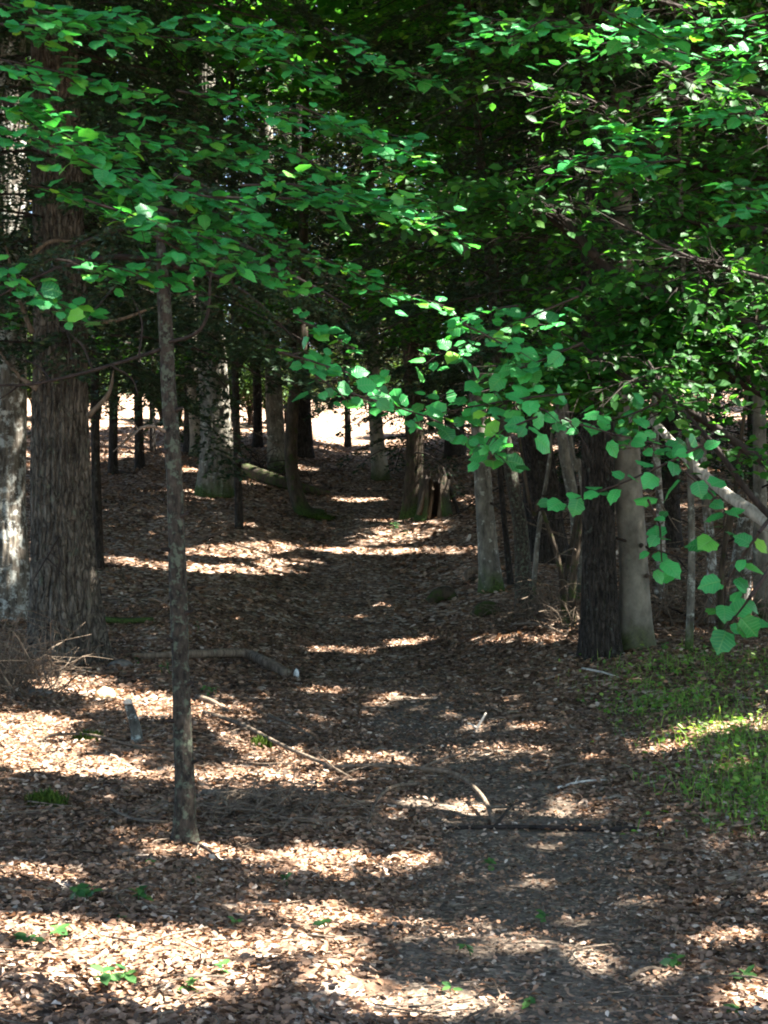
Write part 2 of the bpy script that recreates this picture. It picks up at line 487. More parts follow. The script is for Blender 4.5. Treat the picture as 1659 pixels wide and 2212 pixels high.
def beech_template():
    V = np.array([(0, 0, 0), (.3, .26, .05), (.65, .27, .04), (1, 0, -.06), (.65, -.27, .04), (.3, -.26, .05), (.45, 0, -.01)], float)
    Q = np.array([(0, 6, 1), (1, 6, 2), (2, 6, 3), (3, 6, 4), (4, 6, 5), (5, 6, 0)])
    return V, Q, V[:, :2] * [1, 1.6]


def litter_template(s):
    r = np.random.default_rng(s)
    x = np.array([0, .33, .7, 1]); c = r.uniform(-.5, .9); w = np.array([.05, .27, .26, .0]) * r.uniform(.8, 1.25)
    f = r.uniform(-.5, .9)
    mid = np.stack([x, .04 * np.sin(x * 5 + s), c * (x - .5) ** 2 * .8], 1)
    l = mid + np.stack([0 * x, w, f * w + .05 * np.sin(x * 9 + s)], 1); rr_ = mid + np.stack([0 * x, -w, f * w * r.uniform(.3, 1.2)], 1)
    V = np.vstack([mid, l, rr_]); Q = []
    for k in range(3):
        Q += [(k, k + 1, 5 + k, 4 + k), (k + 1, k, 8 + k, 9 + k)]
    return V - [.5, 0, 0], np.array(Q), V[:, :2]


def stamp(g, tpl, P, nrm, fwd, size, tint, use_uv=False):
    V, Q, uv = tpl
    n = len(P)
    if n == 0: return
    x, y, z = orient(nrm, fwd)
    W = P[:, None] + size[:, None, None] * (V[None, :, 0, None] * x[:, None] + V[None, :, 1, None] * y[:, None] + V[None, :, 2, None] * z[:, None])
    Fs = (Q[None] + (np.arange(n) * len(V))[:, None, None]).reshape(-1, Q.shape[1])
    g.add(W.reshape(-1, 3), Fs, np.repeat(tint, len(Q)), np.tile(uv, (n, 1)) if use_uv else None)


HZ, BE = hazel_template(), beech_template()
LT = [litter_template(k) for k in range(6)]

# ------------------------------------------------------------------ world, sun, camera
w = bpy.data.worlds.new("World"); SC.world = w; w.use_nodes = True
nt = w.node_tree; bg = nt.nodes['Background']; sky = nt.nodes.new('ShaderNodeTexSky')
sky.sky_type = 'NISHITA'; sky.sun_disc = False; sky.sun_elevation = SUN_EL; sky.sun_rotation = SUN_AZ
nt.links.new(sky.outputs[0], bg.inputs[0]); bg.inputs[1].default_value = .055
sl = bpy.data.lights.new('sun', 'SUN'); sl.energy = 5.0; sl.angle = R(.53); sl.color = (1, .95, .87)
so = bpy.data.objects.new('sun', sl); COL.objects.link(so); so.location = (20, 20, 60)
so.rotation_euler = Vector((-SUN).tolist()).to_track_quat('-Z', 'Y').to_euler()
cam = bpy.data.cameras.new('camera'); co = bpy.data.objects.new('camera', cam); COL.objects.link(co)
cam.sensor_fit = 'VERTICAL'; cam.sensor_height = 24; cam.lens = 24 * F / PH; cam.clip_end = 600; cam.clip_start = .05
co.location = (0, 0, CAMZ); co.rotation_euler = (R(90) + PITCH, 0, 0); SC.camera = co
SC.view_settings.view_transform = 'Standard'; SC.view_settings.look = 'None'; SC.view_settings.gamma = 1
SC.view_settings.exposure = 3.5
SC.cycles.max_bounces = 12; SC.cycles.diffuse_bounces = 8; SC.cycles.transmission_bounces = 8
SC.cycles.caustics_reflective = False; SC.cycles.caustics_refractive = False
SC.cycles.sample_clamp_indirect = 6.0
SC.cycles.filter_width = 2.0

# ------------------------------------------------------------------ ground and path, one sheet of cells split by where feet go
ys = [-45.0]
while ys[-1] < 240:
    y = ys[-1]
    ys.append(y + (2.5 if y < -3 else .25 if y < 4 else max(.05, .0075 * y) if y < 48 else .5 if y < 70 else 4))
ys = np.array(ys); tt = np.linspace(-1, 1, 261)
X = (14 + .9 * np.maximum(ys, 0))[:, None] * (.14 * tt + .86 * tt ** 5)[None]
Y = np.repeat(ys[:, None], len(tt), 1)
V = np.stack([X, Y, ground(X, Y)], -1).reshape(-1, 3)
nr, nc = X.shape
i = np.arange(nr - 1)[:, None] * nc; j = np.arange(nc - 1)[None]
Q = np.stack([i + j, i + j + 1, i + nc + j + 1, i + nc + j], -1).reshape(-1, 4)


def path_half(x, y):
    return .50 + .28 * (fbm(y * 1.3, np.sign(x - path_x(y)) * 5, 31) - .44) * 2 + .35 * (fbm(x * 6, y * 6, 33) - .44) * (1)


C = V[Q].mean(1)
on = (np.abs(C[:, 0] - path_x(C[:, 1])) < path_half(C[:, 0], C[:, 1])) & (C[:, 1] > -3) & (C[:, 1] < 17 + 8 * (fbm(C[:, 0] * 3, C[:, 1] * 3, 44) - .44))
for name, sel, mt in (('ground', ~on, 'ground'), ('path', on, 'path')):
    q = Q[sel]; used, inv = np.unique(q, return_inverse=True)
    g = Geo(); g.add(V[used], inv.reshape(q.shape))
    tag(g.build(name, M[mt]), kind='structure')

# ------------------------------------------------------------------ dead leaf litter (uncountable): real leaves on the floor
g = Geo()
for y0, y1, dens, s0, s1 in ((3.2, 9, 2100, .014, .047), (9, 14, 1150, .018, .054), (14, 22, 420, .03, .075), (22, 47, 80, .05, .12)):
    wmax = .235 * y1 + 2.2
    n = int((y1 - y0) * 2 * wmax * dens)
    y = rng.uniform(y0, y1, n); x = rng.uniform(-wmax, wmax, n)
    dd = np.abs(x - path_x(y)) / path_half(x, y)
    keep = (rng.random(n) < np.where(dd < 1, np.minimum(1, .5 + .45 * dd ** 2 + .6 * sstep(9.5, 14.5, y)), 1)) & (fbm(x * 1.7, y * 1.7, 51) + rng.random(n) * .35 > .36)
    x, y, dd = x[keep], y[keep], dd[keep]; n = len(x)
    z = ground(x, y) + rng.uniform(.004, .03, n)
    nr_ = np.stack([rng.normal(0, .34, n), rng.normal(-.04, .34, n), np.ones(n)], 1)
    a = rng.uniform(0, 6.28, n); fw = np.stack([np.cos(a), np.sin(a), 0 * a], 1)
    size = rng.uniform(s0, s1, n) * np.where(dd < 1, .75, 1)
    tn = np.clip(rng.beta(1.5, 2.1, n) + (fbm(x * .8, y * .8, 61) - .44) * .5, 0, 1)
    k = rng.integers(0, 6, n)
    for t in range(6):
        m_ = k == t
        stamp(g, LT[t], np.stack([x, y, z], 1)[m_], nr_[m_], fw[m_], size[m_], tn[m_])
tag(g.build('leaf_litter', M['litter']), 'brown dead beech leaves carpeting the forest floor', 'leaves', kind='stuff')

# small loose twigs lost among the leaves
g = Geo()
for _ in range(900):
    y = 4.5 + 17 * rng.random() ** 1.4; x = rng.uniform(-1, 1) * (.25 * y + 1)
    a = rng.uniform(0, 6.28); L = rng.uniform(.08, .4)
    p = np.array([(x, y), (x + L * .5 * math.cos(a), y + L * .5 * math.sin(a)), (x + L * math.cos(a + .3), y + L * math.sin(a + .3))])
    P = np.stack([p[:, 0], p[:, 1], ground(p[:, 0], p[:, 1]) + rng.uniform(.012, .05)], 1)
    r = rng.uniform(.0025, .006)
    tube(g, P, [r, r * .5], 5, 6)
tag(g.build('twig_debris', M['dead']), 'scattered small broken twigs lying among the dead leaves', 'twigs', kind='stuff')


# ------------------------------------------------------------------ foliage builders
def fir_sprays(g, base, branches, esize, step, litsel=.92, droop=.35):
    """branches: rows of (height, azimuth, length). Each carries flat fans of needle twigs."""
    for h, az, L in branches:
        d = np.array([math.cos(az), math.sin(az), 0.]); side = np.array([-d[1], d[0], 0])
        m = max(5, int(L / (step * 3.0)))
        s = np.linspace(.12, 1, m)[:, None, None, None]
        e = max(4, int(.30 * L / step * .7))
        t = np.linspace(.08, 1, e)[None, None, :, None]
        sg = np.array([-1., 1.])[None, :, None, None]
        up = rng.uniform(-.05, .22)
        tl = (.42 * L * (1.08 - s) ** .75 * .8 + .05) * rng.uniform(.65, 1.2, (m, 2, 1, 1))
        ang = .95 + rng.normal(0, .12, (m, 2, 1, 1))
        pos = base + np.array([0, 0, h]) + d * (s * L) + np.array([0, 0, 1.]) * (up * L * s - droop * L * s ** 2)
        tw = d * np.cos(ang) + side * sg * np.sin(ang) + np.array([0, 0, -.25]) + rng.normal(0, .10, (m, 2, 1, 3))
        p = pos + tw * (t * tl) - np.array([0, 0, 1.]) * (t * t * tl * .25)
        twd = np.broadcast_to(tw, p.shape)
        for k in (0, 1):
            q = p.reshape(-1, 3) + rng.normal(0, esize * .12, (p.size // 3, 3))
            td = twd.reshape(-1, 3)
            pr = np.cross(td, [0, 0, 1.]); pr /= np.linalg.norm(pr, axis=1)[:, None] + 1e-6
            dirn = td * .75 + pr * (1 if k else -1) * .7 + rng.normal(0, .25, q.shape)
            dirn /= np.linalg.norm(dirn, axis=1)[:, None]
            wd = np.cross(dirn, rng.normal(0, .6, q.shape) + [0, 0, 1.]); wd /= np.linalg.norm(wd, axis=1)[:, None] + 1e-6
            keep = ~(lit_mask(q, .06) & (rng.random(len(q)) < litsel)) if litsel else np.ones(len(q), bool)
            q, dirn, wd = q[keep], dirn[keep], wd[keep]; n = len(q)
            if n == 0: continue
            ln = esize * rng.uniform(.7, 1.3, n)[:, None]
            Vv = np.stack([q - wd * ln * .27, q + wd * ln * .27, q + dirn * ln], 1).reshape(-1, 3)
            g.add(Vv, np.arange(3 * n).reshape(-1, 3), np.clip(rng.normal(.5, .25, n), 0, 1))


def fir_wood(g, base, branches, r=.018, droop=.35):
    for h, az, L in branches:
        d = np.array([math.cos(az), math.sin(az), 0.]); s = np.array([0, .35, .7, 1])[:, None]
        P = base + np.array([0, 0, h]) + d * L * s + np.array([0, 0, 1.]) * (.1 * L * s - droop * L * s * s)
        tube(g, P, [r, r * .3], 5, 7)


def broad_twig(gl, gw, P, tpl, leaf, spacing, side, wr, depth=1, nrm0=(0, -.6, .7), nspread=.35, jit=.02, litsel=.9, uv=False, stagger=.62, flat=.22):
    """a leafy twig through P: alternate leaves and alternate side twigs, all real"""
    P = np.asarray(P, float)
    Lg = np.linalg.norm(np.diff(P, axis=0), axis=1).sum()
    if depth == 1 or wr > .0022:
        tube(gw, P, [wr, wr * .35], 5, max(5, int(Lg / .12)), cap=False)
    n = max(2, int(Lg / spacing))
    C = spline(P, n); T = np.gradient(C, axis=0) if n > 1 else np.array([[1, 0, 0.]])
    T /= np.linalg.norm(T, axis=1)[:, None] + 1e-9
    nm = np.tile(np.array(nrm0, float), (n, 1)) + rng.normal(0, nspread, (n, 3))
    sd = np.cross(nm, T); sd /= np.linalg.norm(sd, axis=1)[:, None] + 1e-9
    sg = np.where(np.arange(n) % 2 == 0, 1, -1)[:, None]
    fw = T * .7 + sd * sg * .8 + np.array([0, -.12, -.28]) + rng.normal(0, .22, (n, 3)); fw[-1] = T[-1] + [0, 0, -.2]
    sz = leaf * rng.uniform(.48, 1.22, n)
    B = C + fw / np.linalg.norm(fw, axis=1)[:, None] * .018 + rng.normal(0, jit, (n, 3))
    keep = np.arange(n) >= (0 if depth == 0 else n * .12)
    if litsel: keep &= ~(lit_mask(B, .03) & (rng.random(n) < litsel))
    stamp(gl, tpl, B[keep], nm[keep], fw[keep], sz[keep], np.clip(rng.normal(.43, .27, n), 0, 1)[keep], uv)
    if depth > 0 and side > 0:
        k = max(1, int(Lg / (side * stagger)))
        for q in range(k):
            f = (q + .6) / (k + .3); c = min(n - 1, int(f * n))
            L = side * rng.uniform(.5, 1.15) * (1.1 - .5 * f)
            sdir = T[c] * .75 + sd[c] * (1 if q % 2 else -1) * .6 + rng.normal(0, 1, 3) * [.22, .22, flat] + [0, 0, -.12]
            sdir /= np.linalg.norm(sdir)
            a = C[c]; e = a + sdir * L
            broad_twig(gl, gw, [a, (a + e) / 2 + [0, 0, .02 * L], e - [0, 0, .08 * L]], tpl, leaf, spacing, side * .6, wr * .55, depth - 1, nrm0, nspread, jit, litsel, uv, stagger, flat)


# ------------------------------------------------------------------ trees of the picture
BY = hit(12, 1340)[1] - .2
# sunlit spots on trunks, the leaning dead trunk and leaf sprays
for u, v, Yd, r in ((28, 1270, BY, .2), (5, 1210, BY, .2), (30, 1140, BY, .16), (8, 1050, BY, .2), (25, 950, BY, .16), (10, 880, BY, .12), (15, 330, BY, .42), (30, 430, BY, .25), (5, 500, BY, .15), (445, 880, 34, .22), (1420, 920, 19.7, .2), (1445, 948, 19.4, .2), (1475, 980, 19.1, .2), (1515, 1017, 18.8, .2), (1560, 1060, 18.5, .2), (1610, 1098, 18.1, .2), (1660, 1132, 17.7, .2), (1710, 1170, 17.4, .2),
                    (1600, 650, 12, .6), (1500, 660, 12, .35), (1640, 760, 12, .4), (1210, 900, 8, .2), (1290, 930, 9, .2), (1500, 1085, 7, .15), (640, 700, 34, .5), (270, 740, 40, 1.6), (320, 700, 42, 1.3), (240, 800, 38, .9), (700, 900, 40, .6), (540, 850, 38, .6), (600, 800, 33, .5), (460, 800, 34, .4), (640, 980, 30, .3), (1000, 300, 36, .8), (1200, 640, 30, .5), (1340, 1190, 21, .1), (1140, 1180, 22, .10), (700, 560, 34, .6), (1480, 140, 30, .9)):
    add_spot(at(u, v, Yd), r)
for _ in range(70):
    add_spot(at(rng.uniform(1000, 1700), rng.uniform(0, 860), rng.uniform(11, 14)), rng.uniform(.06, .2))
for _ in range(750):
    y = rng.uniform(15, 47)
    p_ = at(rng.uniform(-60, 1720), rng.uniform(-60, 760), y)
    h_ = ground_hit_along_sun(p_[None]); gu_, gv_ = project(h_)
    if 150 < gu_[0] < 1300 and gv_[0] > 985: continue
    add_spot(p_, (.06 + .30 * rng.random() ** 1.5) * y / 26)

TREES = [
    # name, label, category, points (base first), widths, bark, furrow, flare, crown, crown start, reach, dead branches
    ('lichen_sapling', 'slender lichen covered young trunk standing alone in the foreground left of the path', [(399, 1828), (400, 1700), (394, 1560), (390, 1420), (385, 1280), (380, 1130), (373, 980), (364, 840), (358, 700), (350, 580), (346, 500), (344, 400)], [49, 44, 41, 38, 40, 37, 36, 34, 33, 27, 16, 5], 'lichen', .07, .9, 'fir', 3.0, .95, 3),
    ('furrowed_tree', 'massive furrowed brown trunk beside the dry brush at the left edge', [(150, 1425), (135, 1150), (130, 900), (133, 700), (122, 300), (112, -100)], [150, 128, 120, 116, 110, 100], 'brown', .17, .28, 'fir', 3.2, 3.0, 6),
    ('blotched_tree', 'pale blotchy lichened trunk in sunlight at the very left edge', [(12, 1340), (10, 1100), (15, 900), (18, 300), (18, -100)], [105, 90, 86, 80, 74], 'blotch', .06, .3, 'broad', 6, 2, 5),
    ('thin_tree', 'thin dark stem right behind the massive furrowed trunk', [(214, 1225), (207, 1000), (205, 800), (200, 400)], [24, 20, 18, 14], 'fir', 0, .2, 'fir', 2.6, 1.3, 6),
    ('grey_tree', 'thick grey trunk with a mossy foot behind the foreground sapling', [(472, 1072), (466, 900), (455, 700), (448, 400), (440, 100)], [78, 66, 60, 54, 48], 'grey', .05, .4, 'fir', 4.0, 3.2, 7),
    ('post_tree', 'narrow bare stem with reddish foot in front of the mossy fallen log', [(517, 1142), (513, 1000), (508, 800), (505, 500)], [19, 17, 16, 13], 'fir', 0, .1, None, 0, 0, 5),
    ('speckled_tree', 'grey speckled trunk between the thick grey trunk and the dark trunk', [(600, 1018), (592, 850), (582, 600), (575, 300)], [42, 36, 34, 30], 'grey', .0, .3, 'fir', 4.5, 3, 6),
    ('dark_tree', 'dark trunk behind the bent mossy tree by the bright gap', [(650, 985), (650, 850), (648, 600), (645, 300)], [48, 40, 36, 32], 'fir', .05, .3, 'fir', 3.4, 3.2, 6),
    ('bent_tree', 'bent dark tree curving up from a mossy foot beside the path', [(688, 1120), (655, 1105), (634, 1040), (628, 960), (636, 850), (652, 740), (655, 560)], [44, 36, 30, 28, 26, 24, 20], 'mossy', .0, .2, 'broad', 6, 2, 3),
    ('pale_tree', 'short looking pale trunk at the head of the path', [(824, 1034), (813, 930), (806, 800), (800, 500)], [36, 30, 28, 24], 'beechbark', 0, .3, 'broad', 6, 2, 2),
    ('dark_fir', 'dark fir with drooping low branches right of the upper path', [(890, 1118), (896, 950), (887, 750), (880, 400)], [44, 36, 34, 30], 'mossy', .04, .35, 'fir', 1.5, 1.5, 4),
    ('grey_trunk_tree', 'grey straight trunk at the path side, first of the row on the right bank', [(1062, 1275), (1048, 1100), (1037, 950), (1022, 700), (1010, 400)], [46, 39, 37, 32, 28], 'grey', .0, .35, 'broad', 6, 2, 3),
    ('leaning_tree', 'narrow leaning trunk with a sunlit edge next to the grey straight trunk', [(1132, 1335), (1126, 1160), (1100, 1000), (1084, 880), (1060, 600)], [40, 33, 28, 24, 20], 'lichen', .0, .3, 'broad', 6, 2, 3),
    ('thick_fir', 'thick dark grey fir trunk behind the leaning narrow trunk', [(1185, 1212), (1168, 1050), (1152, 900), (1140, 600), (1130, 200)], [86, 76, 70, 60, 52], 'fir', .09, .35, 'fir', 3.2, 3.0, 6),
    ('slim_tree', 'slim pale stem just right of the thick dark fir', [(1258, 1295), (1243, 1110), (1215, 950), (1195, 700)], [32, 26, 24, 20], 'grey', 0, .3, 'broad', 6, 2, 2),
    ('black_fir', 'broad blackish trunk touching the smooth pale trunk', [(1298, 1415), (1294, 1200), (1290, 950), (1285, 600), (1280, 200)], [84, 74, 68, 60, 54], 'fir', .13, .25, 'fir', 3.6, 2.8, 8),
    ('smooth_tree', 'smooth pale grey trunk with dark knots and a mossy foot', [(1372, 1402), (1368, 1200), (1355, 1000), (1346, 700), (1340, 300)], [72, 62, 58, 52, 46], 'beechbark', .0, .3, 'broad', 6, 2.5, 1),
    ('pole_tree', 'thin grey pole stem in front of the tangled snags', [(1488, 1408), (1494, 1200), (1490, 1000), (1480, 700)], [18, 15, 14, 11], 'grey', 0, .15, None, 0, 0, 3),
    ('short_snag', 'thick broken grey snag behind the lowest green leaf sprays', [(1592, 1330), (1600, 1220), (1612, 1120)], [58, 44, 36], 'blotch', .08, .3, 'snag', 0, 0, 3),
    ('edge_tree', 'grey stem in the gap at the far right edge', [(1648, 1345), (1642, 1150), (1640, 900)], [38, 32, 28], 'grey', 0, .3, 'broad', 6, 2, 4),
    ('young_tree', 'thin dark stem between the grey straight trunk and the leaning narrow trunk', [(1104, 1262), (1090, 1130), (1078, 1000), (1070, 850)], [15, 13, 11, 9], 'fir', 0, .2, None, 0, 0, 4),
    ('clearing_tree', 'small trunk at the edge of the bright patch on the left', [(302, 1010), (299, 880), (295, 700)], [22, 18, 16], 'fir', 0, .2, 'fir', 2.0, 2.2, 4),
    ('slender_pole', 'hair thin stem beside the small trunk in the bright patch', [(330, 975), (328, 860), (326, 700)], [13, 11, 9], 'fir', 0, .2, 'fir', 2.4, 1.8, 3),
    ('shadowed_tree', 'dark trunk seen just right of the foreground sapling', [(418, 975), (416, 850), (412, 600)], [42, 38, 34], 'fir', .04, .2, 'fir', 3.2, 3, 5),
    ('black_pole', 'thin black stem standing before the bright gap at the head of the path', [(752, 965), (750, 880), (745, 700)], [15, 13, 11], 'fir', 0, .3, 'fir', 1.6, 2.4, 3),
    ('shadow_pole', 'thin dark stem between the narrow bare stem and the speckled trunk', [(557, 965), (556, 860), (552, 650)], [22, 19, 17], 'fir', 0, .2, 'fir', 2.4, 2.2, 5),
    ('crest_tree', 'dark trunk on the crest behind the drooping fir', [(985, 985), (980, 880), (975, 600)], [46, 40, 36], 'fir', 0, .2, 'fir', 1.6, 3.2, 5),
    ('bank_fir', 'slim dark fir trunk behind the slim pale stem on the right bank', [(1228, 1080), (1222, 900), (1215, 600)], [40, 34, 30], 'fir', 0, .2, 'fir', 2.2, 2.8, 6),
    ('arching_sapling', 'thin pale stem arching right in front of the thick dark fir', [(1150, 1300), (1163, 1150), (1186, 1000), (1202, 850)], [12, 10, 9, 7], 'grey', 0, .2, None, 0, 0, 4),
    ('crossing_sapling', 'thin dark stem slanting left across the thick dark fir', [(1222, 1345), (1208, 1220), (1168, 1090), (1118, 920)], [13, 11, 9, 7], 'mossy', 0, .2, None, 0, 0, 5),
    ('slanting_sapling', 'dark mossy stem slanting right between the slim pale stem and the broad blackish trunk', [(1232, 1350), (1240, 1230), (1260, 1100), (1285, 960)], [19, 16, 14, 11], 'mossy', 0, .3, None, 0, 0, 5),
    ('pale_sapling', 'thin pale stem slanting left just beside the broad blackish trunk', [(1276, 1300), (1270, 1150), (1250, 1000), (1220, 860)], [15, 13, 11, 9], 'grey', 0, .2, None, 0, 0, 5),
    ('shaded_sapling', 'straight shaded stem just right of the smooth pale trunk', [(1424, 1290), (1428, 1150), (1418, 980), (1410, 800)], [21, 18, 16, 13], 'blotch', 0, .3, 'broad', 5, 2, 4),
    ('lichened_sapling', 'lichened stem right of the thin pole stem', [(1532, 1350), (1537, 1200), (1522, 1050), (1515, 850)], [24, 20, 18, 14], 'blotch', 0, .3, None, 0, 0, 5),
    ('tilted_sapling', 'dark tilted stem touching the broken snag', [(1560, 1372), (1558, 1250), (1578, 1100), (1600, 960)], [16, 14, 12, 9], 'mossy', 0, .3, None, 0, 0, 5),
    ('bank_tree', 'shaded trunk behind the pole stem on the right bank', [(1450, 1180), (1446, 1000), (1440, 600)], [46, 40, 34], 'fir', 0, .2, 'fir', 1.8, 2.8, 7),
]
OFFS = [(-7, 12), (-9, 24), (-13, 33), (7, 10), (9, 17), (11, 28), (14, 38), (-14, 45), (15, 48), (-6, 6), (19, 14), (21, 25), (18, 34), (-4.5, 41), (5, 44), (10, 8)]
trees = []
for ti, (nm, lab, pts, wd, bk, fur, fl, crown, cs, reach, nd) in enumerate(TREES):
    b = hit(*pts[0]); b[2] -= .06
    P = [b] + [at(u, v, b[1]) for u, v in pts[1:]]
    rad = [x / F * b[1] / 2 for x in wd]
    if crown != 'snag':
        d = P[-1] - P[-2]; d = d / d[2]; d[:2] = np.clip(d[:2], -.12, .12)
        H = {'lichen_sapling': 3.7}.get(nm, 13 + rng.uniform(-1, 2))
        top = b[2] + H
        if top > P[-1][2] + 1: P.append(P[-1] + d * (top - P[-1][2])); rad.append(rad[-1] * .45)
    trees.append(dict(nm=nm, lab=lab, b=b, P=np.array(P), rad=rad, bk=bk, fur=fur, fl=fl, crown=crown, cs=cs, reach=reach, nd=nd))
EXTRA = [(-6.0, 37), (2.6, 36), (5.6, 39), (7.5, 34), (-8.5, 41), (8.6, 43), (6.6, 29.5), (9.6, 36), (-10, 36), (8.2, 24.5), (4.2, 33)]
for x, y in EXTRA:
    b = np.array([x, y, float(ground(x, y)) - .05]); r_ = rng.uniform(.07, .13)
    trees.append(dict(nm='understory_fir', lab=None, b=b, P=np.array([b, b + [rng.normal(0, .15), rng.normal(0, .15), 6], b + [rng.normal(0, .4), rng.normal(0, .4), 13.5]]), rad=[r_, r_ * .8, r_ * .4], bk='fir', fur=0, fl=.3, crown='fir', cs=rng.uniform(2.0, 3.6), reach=2.6, nd=5))
for x, y in OFFS:
    b = np.array([x, y, float(ground(x, y)) - .05])
    k = rng.random() < .55
    trees.append(dict(nm='side_fir' if k else 'side_beech', lab=None, b=b, P=np.array([b, b + [rng.normal(0, .15), rng.normal(0, .15), 6], b + [rng.normal(0, .4), rng.normal(0, .4), 14.5]]), rad=[.24, .2, .1], bk='fir' if k else 'beechbark', fur=.04, fl=.3, crown='fir' if k else 'broad', cs=3.2 if y > 15 else 5.5, reach=2.8, nd=3))

# high canopy: leaf clumps between 8 and 15 m, shaped to shade the floor, gaps cut to make the sun flecks
nC = 360000
cx, cy = rng.uniform(-14, 23, nC), rng.uniform(1.2, 53, nC)
cz = ground(cx, cy) + 8.2 + 6.5 * rng.random(nC)
CP = np.stack([cx, cy, cz], 1)
keep = np.zeros(nC, bool)
for k in range(0, nC, 20000):
    keep[k:k + 20000] = ~lit_mask(CP[k:k + 20000], .11)
hole = fbm(cx * .55 + cz * .1, cy * .55, 77) > .70
CP = CP[keep & ~hole]
own = [i for i, t in enumerate(trees) if t['crown'] in ('fir', 'broad') and t['nm'] not in ('thin_tree', 'slender_pole', 'shadow_pole', 'black_pole')]
tp = np.array([trees[i]['P'][-1][:2] for i in own])
near = np.concatenate([np.argmin(((CP[k:k + 8000, None, :2] - tp[None]) ** 2).sum(-1), 1) for k in range(0, len(CP), 8000)])


def clumps(g, P, size=.27):
    n = len(P)
    nm_ = rng.normal(0, .45, (n, 3)) + [0, 0, 1]; a = rng.uniform(0, 6.28, n)
    stamp(g, BE, P, nm_, np.stack([np.cos(a), np.sin(a), 0 * a], 1), size * rng.uniform(.7, 1.5, n), rng.random(n))


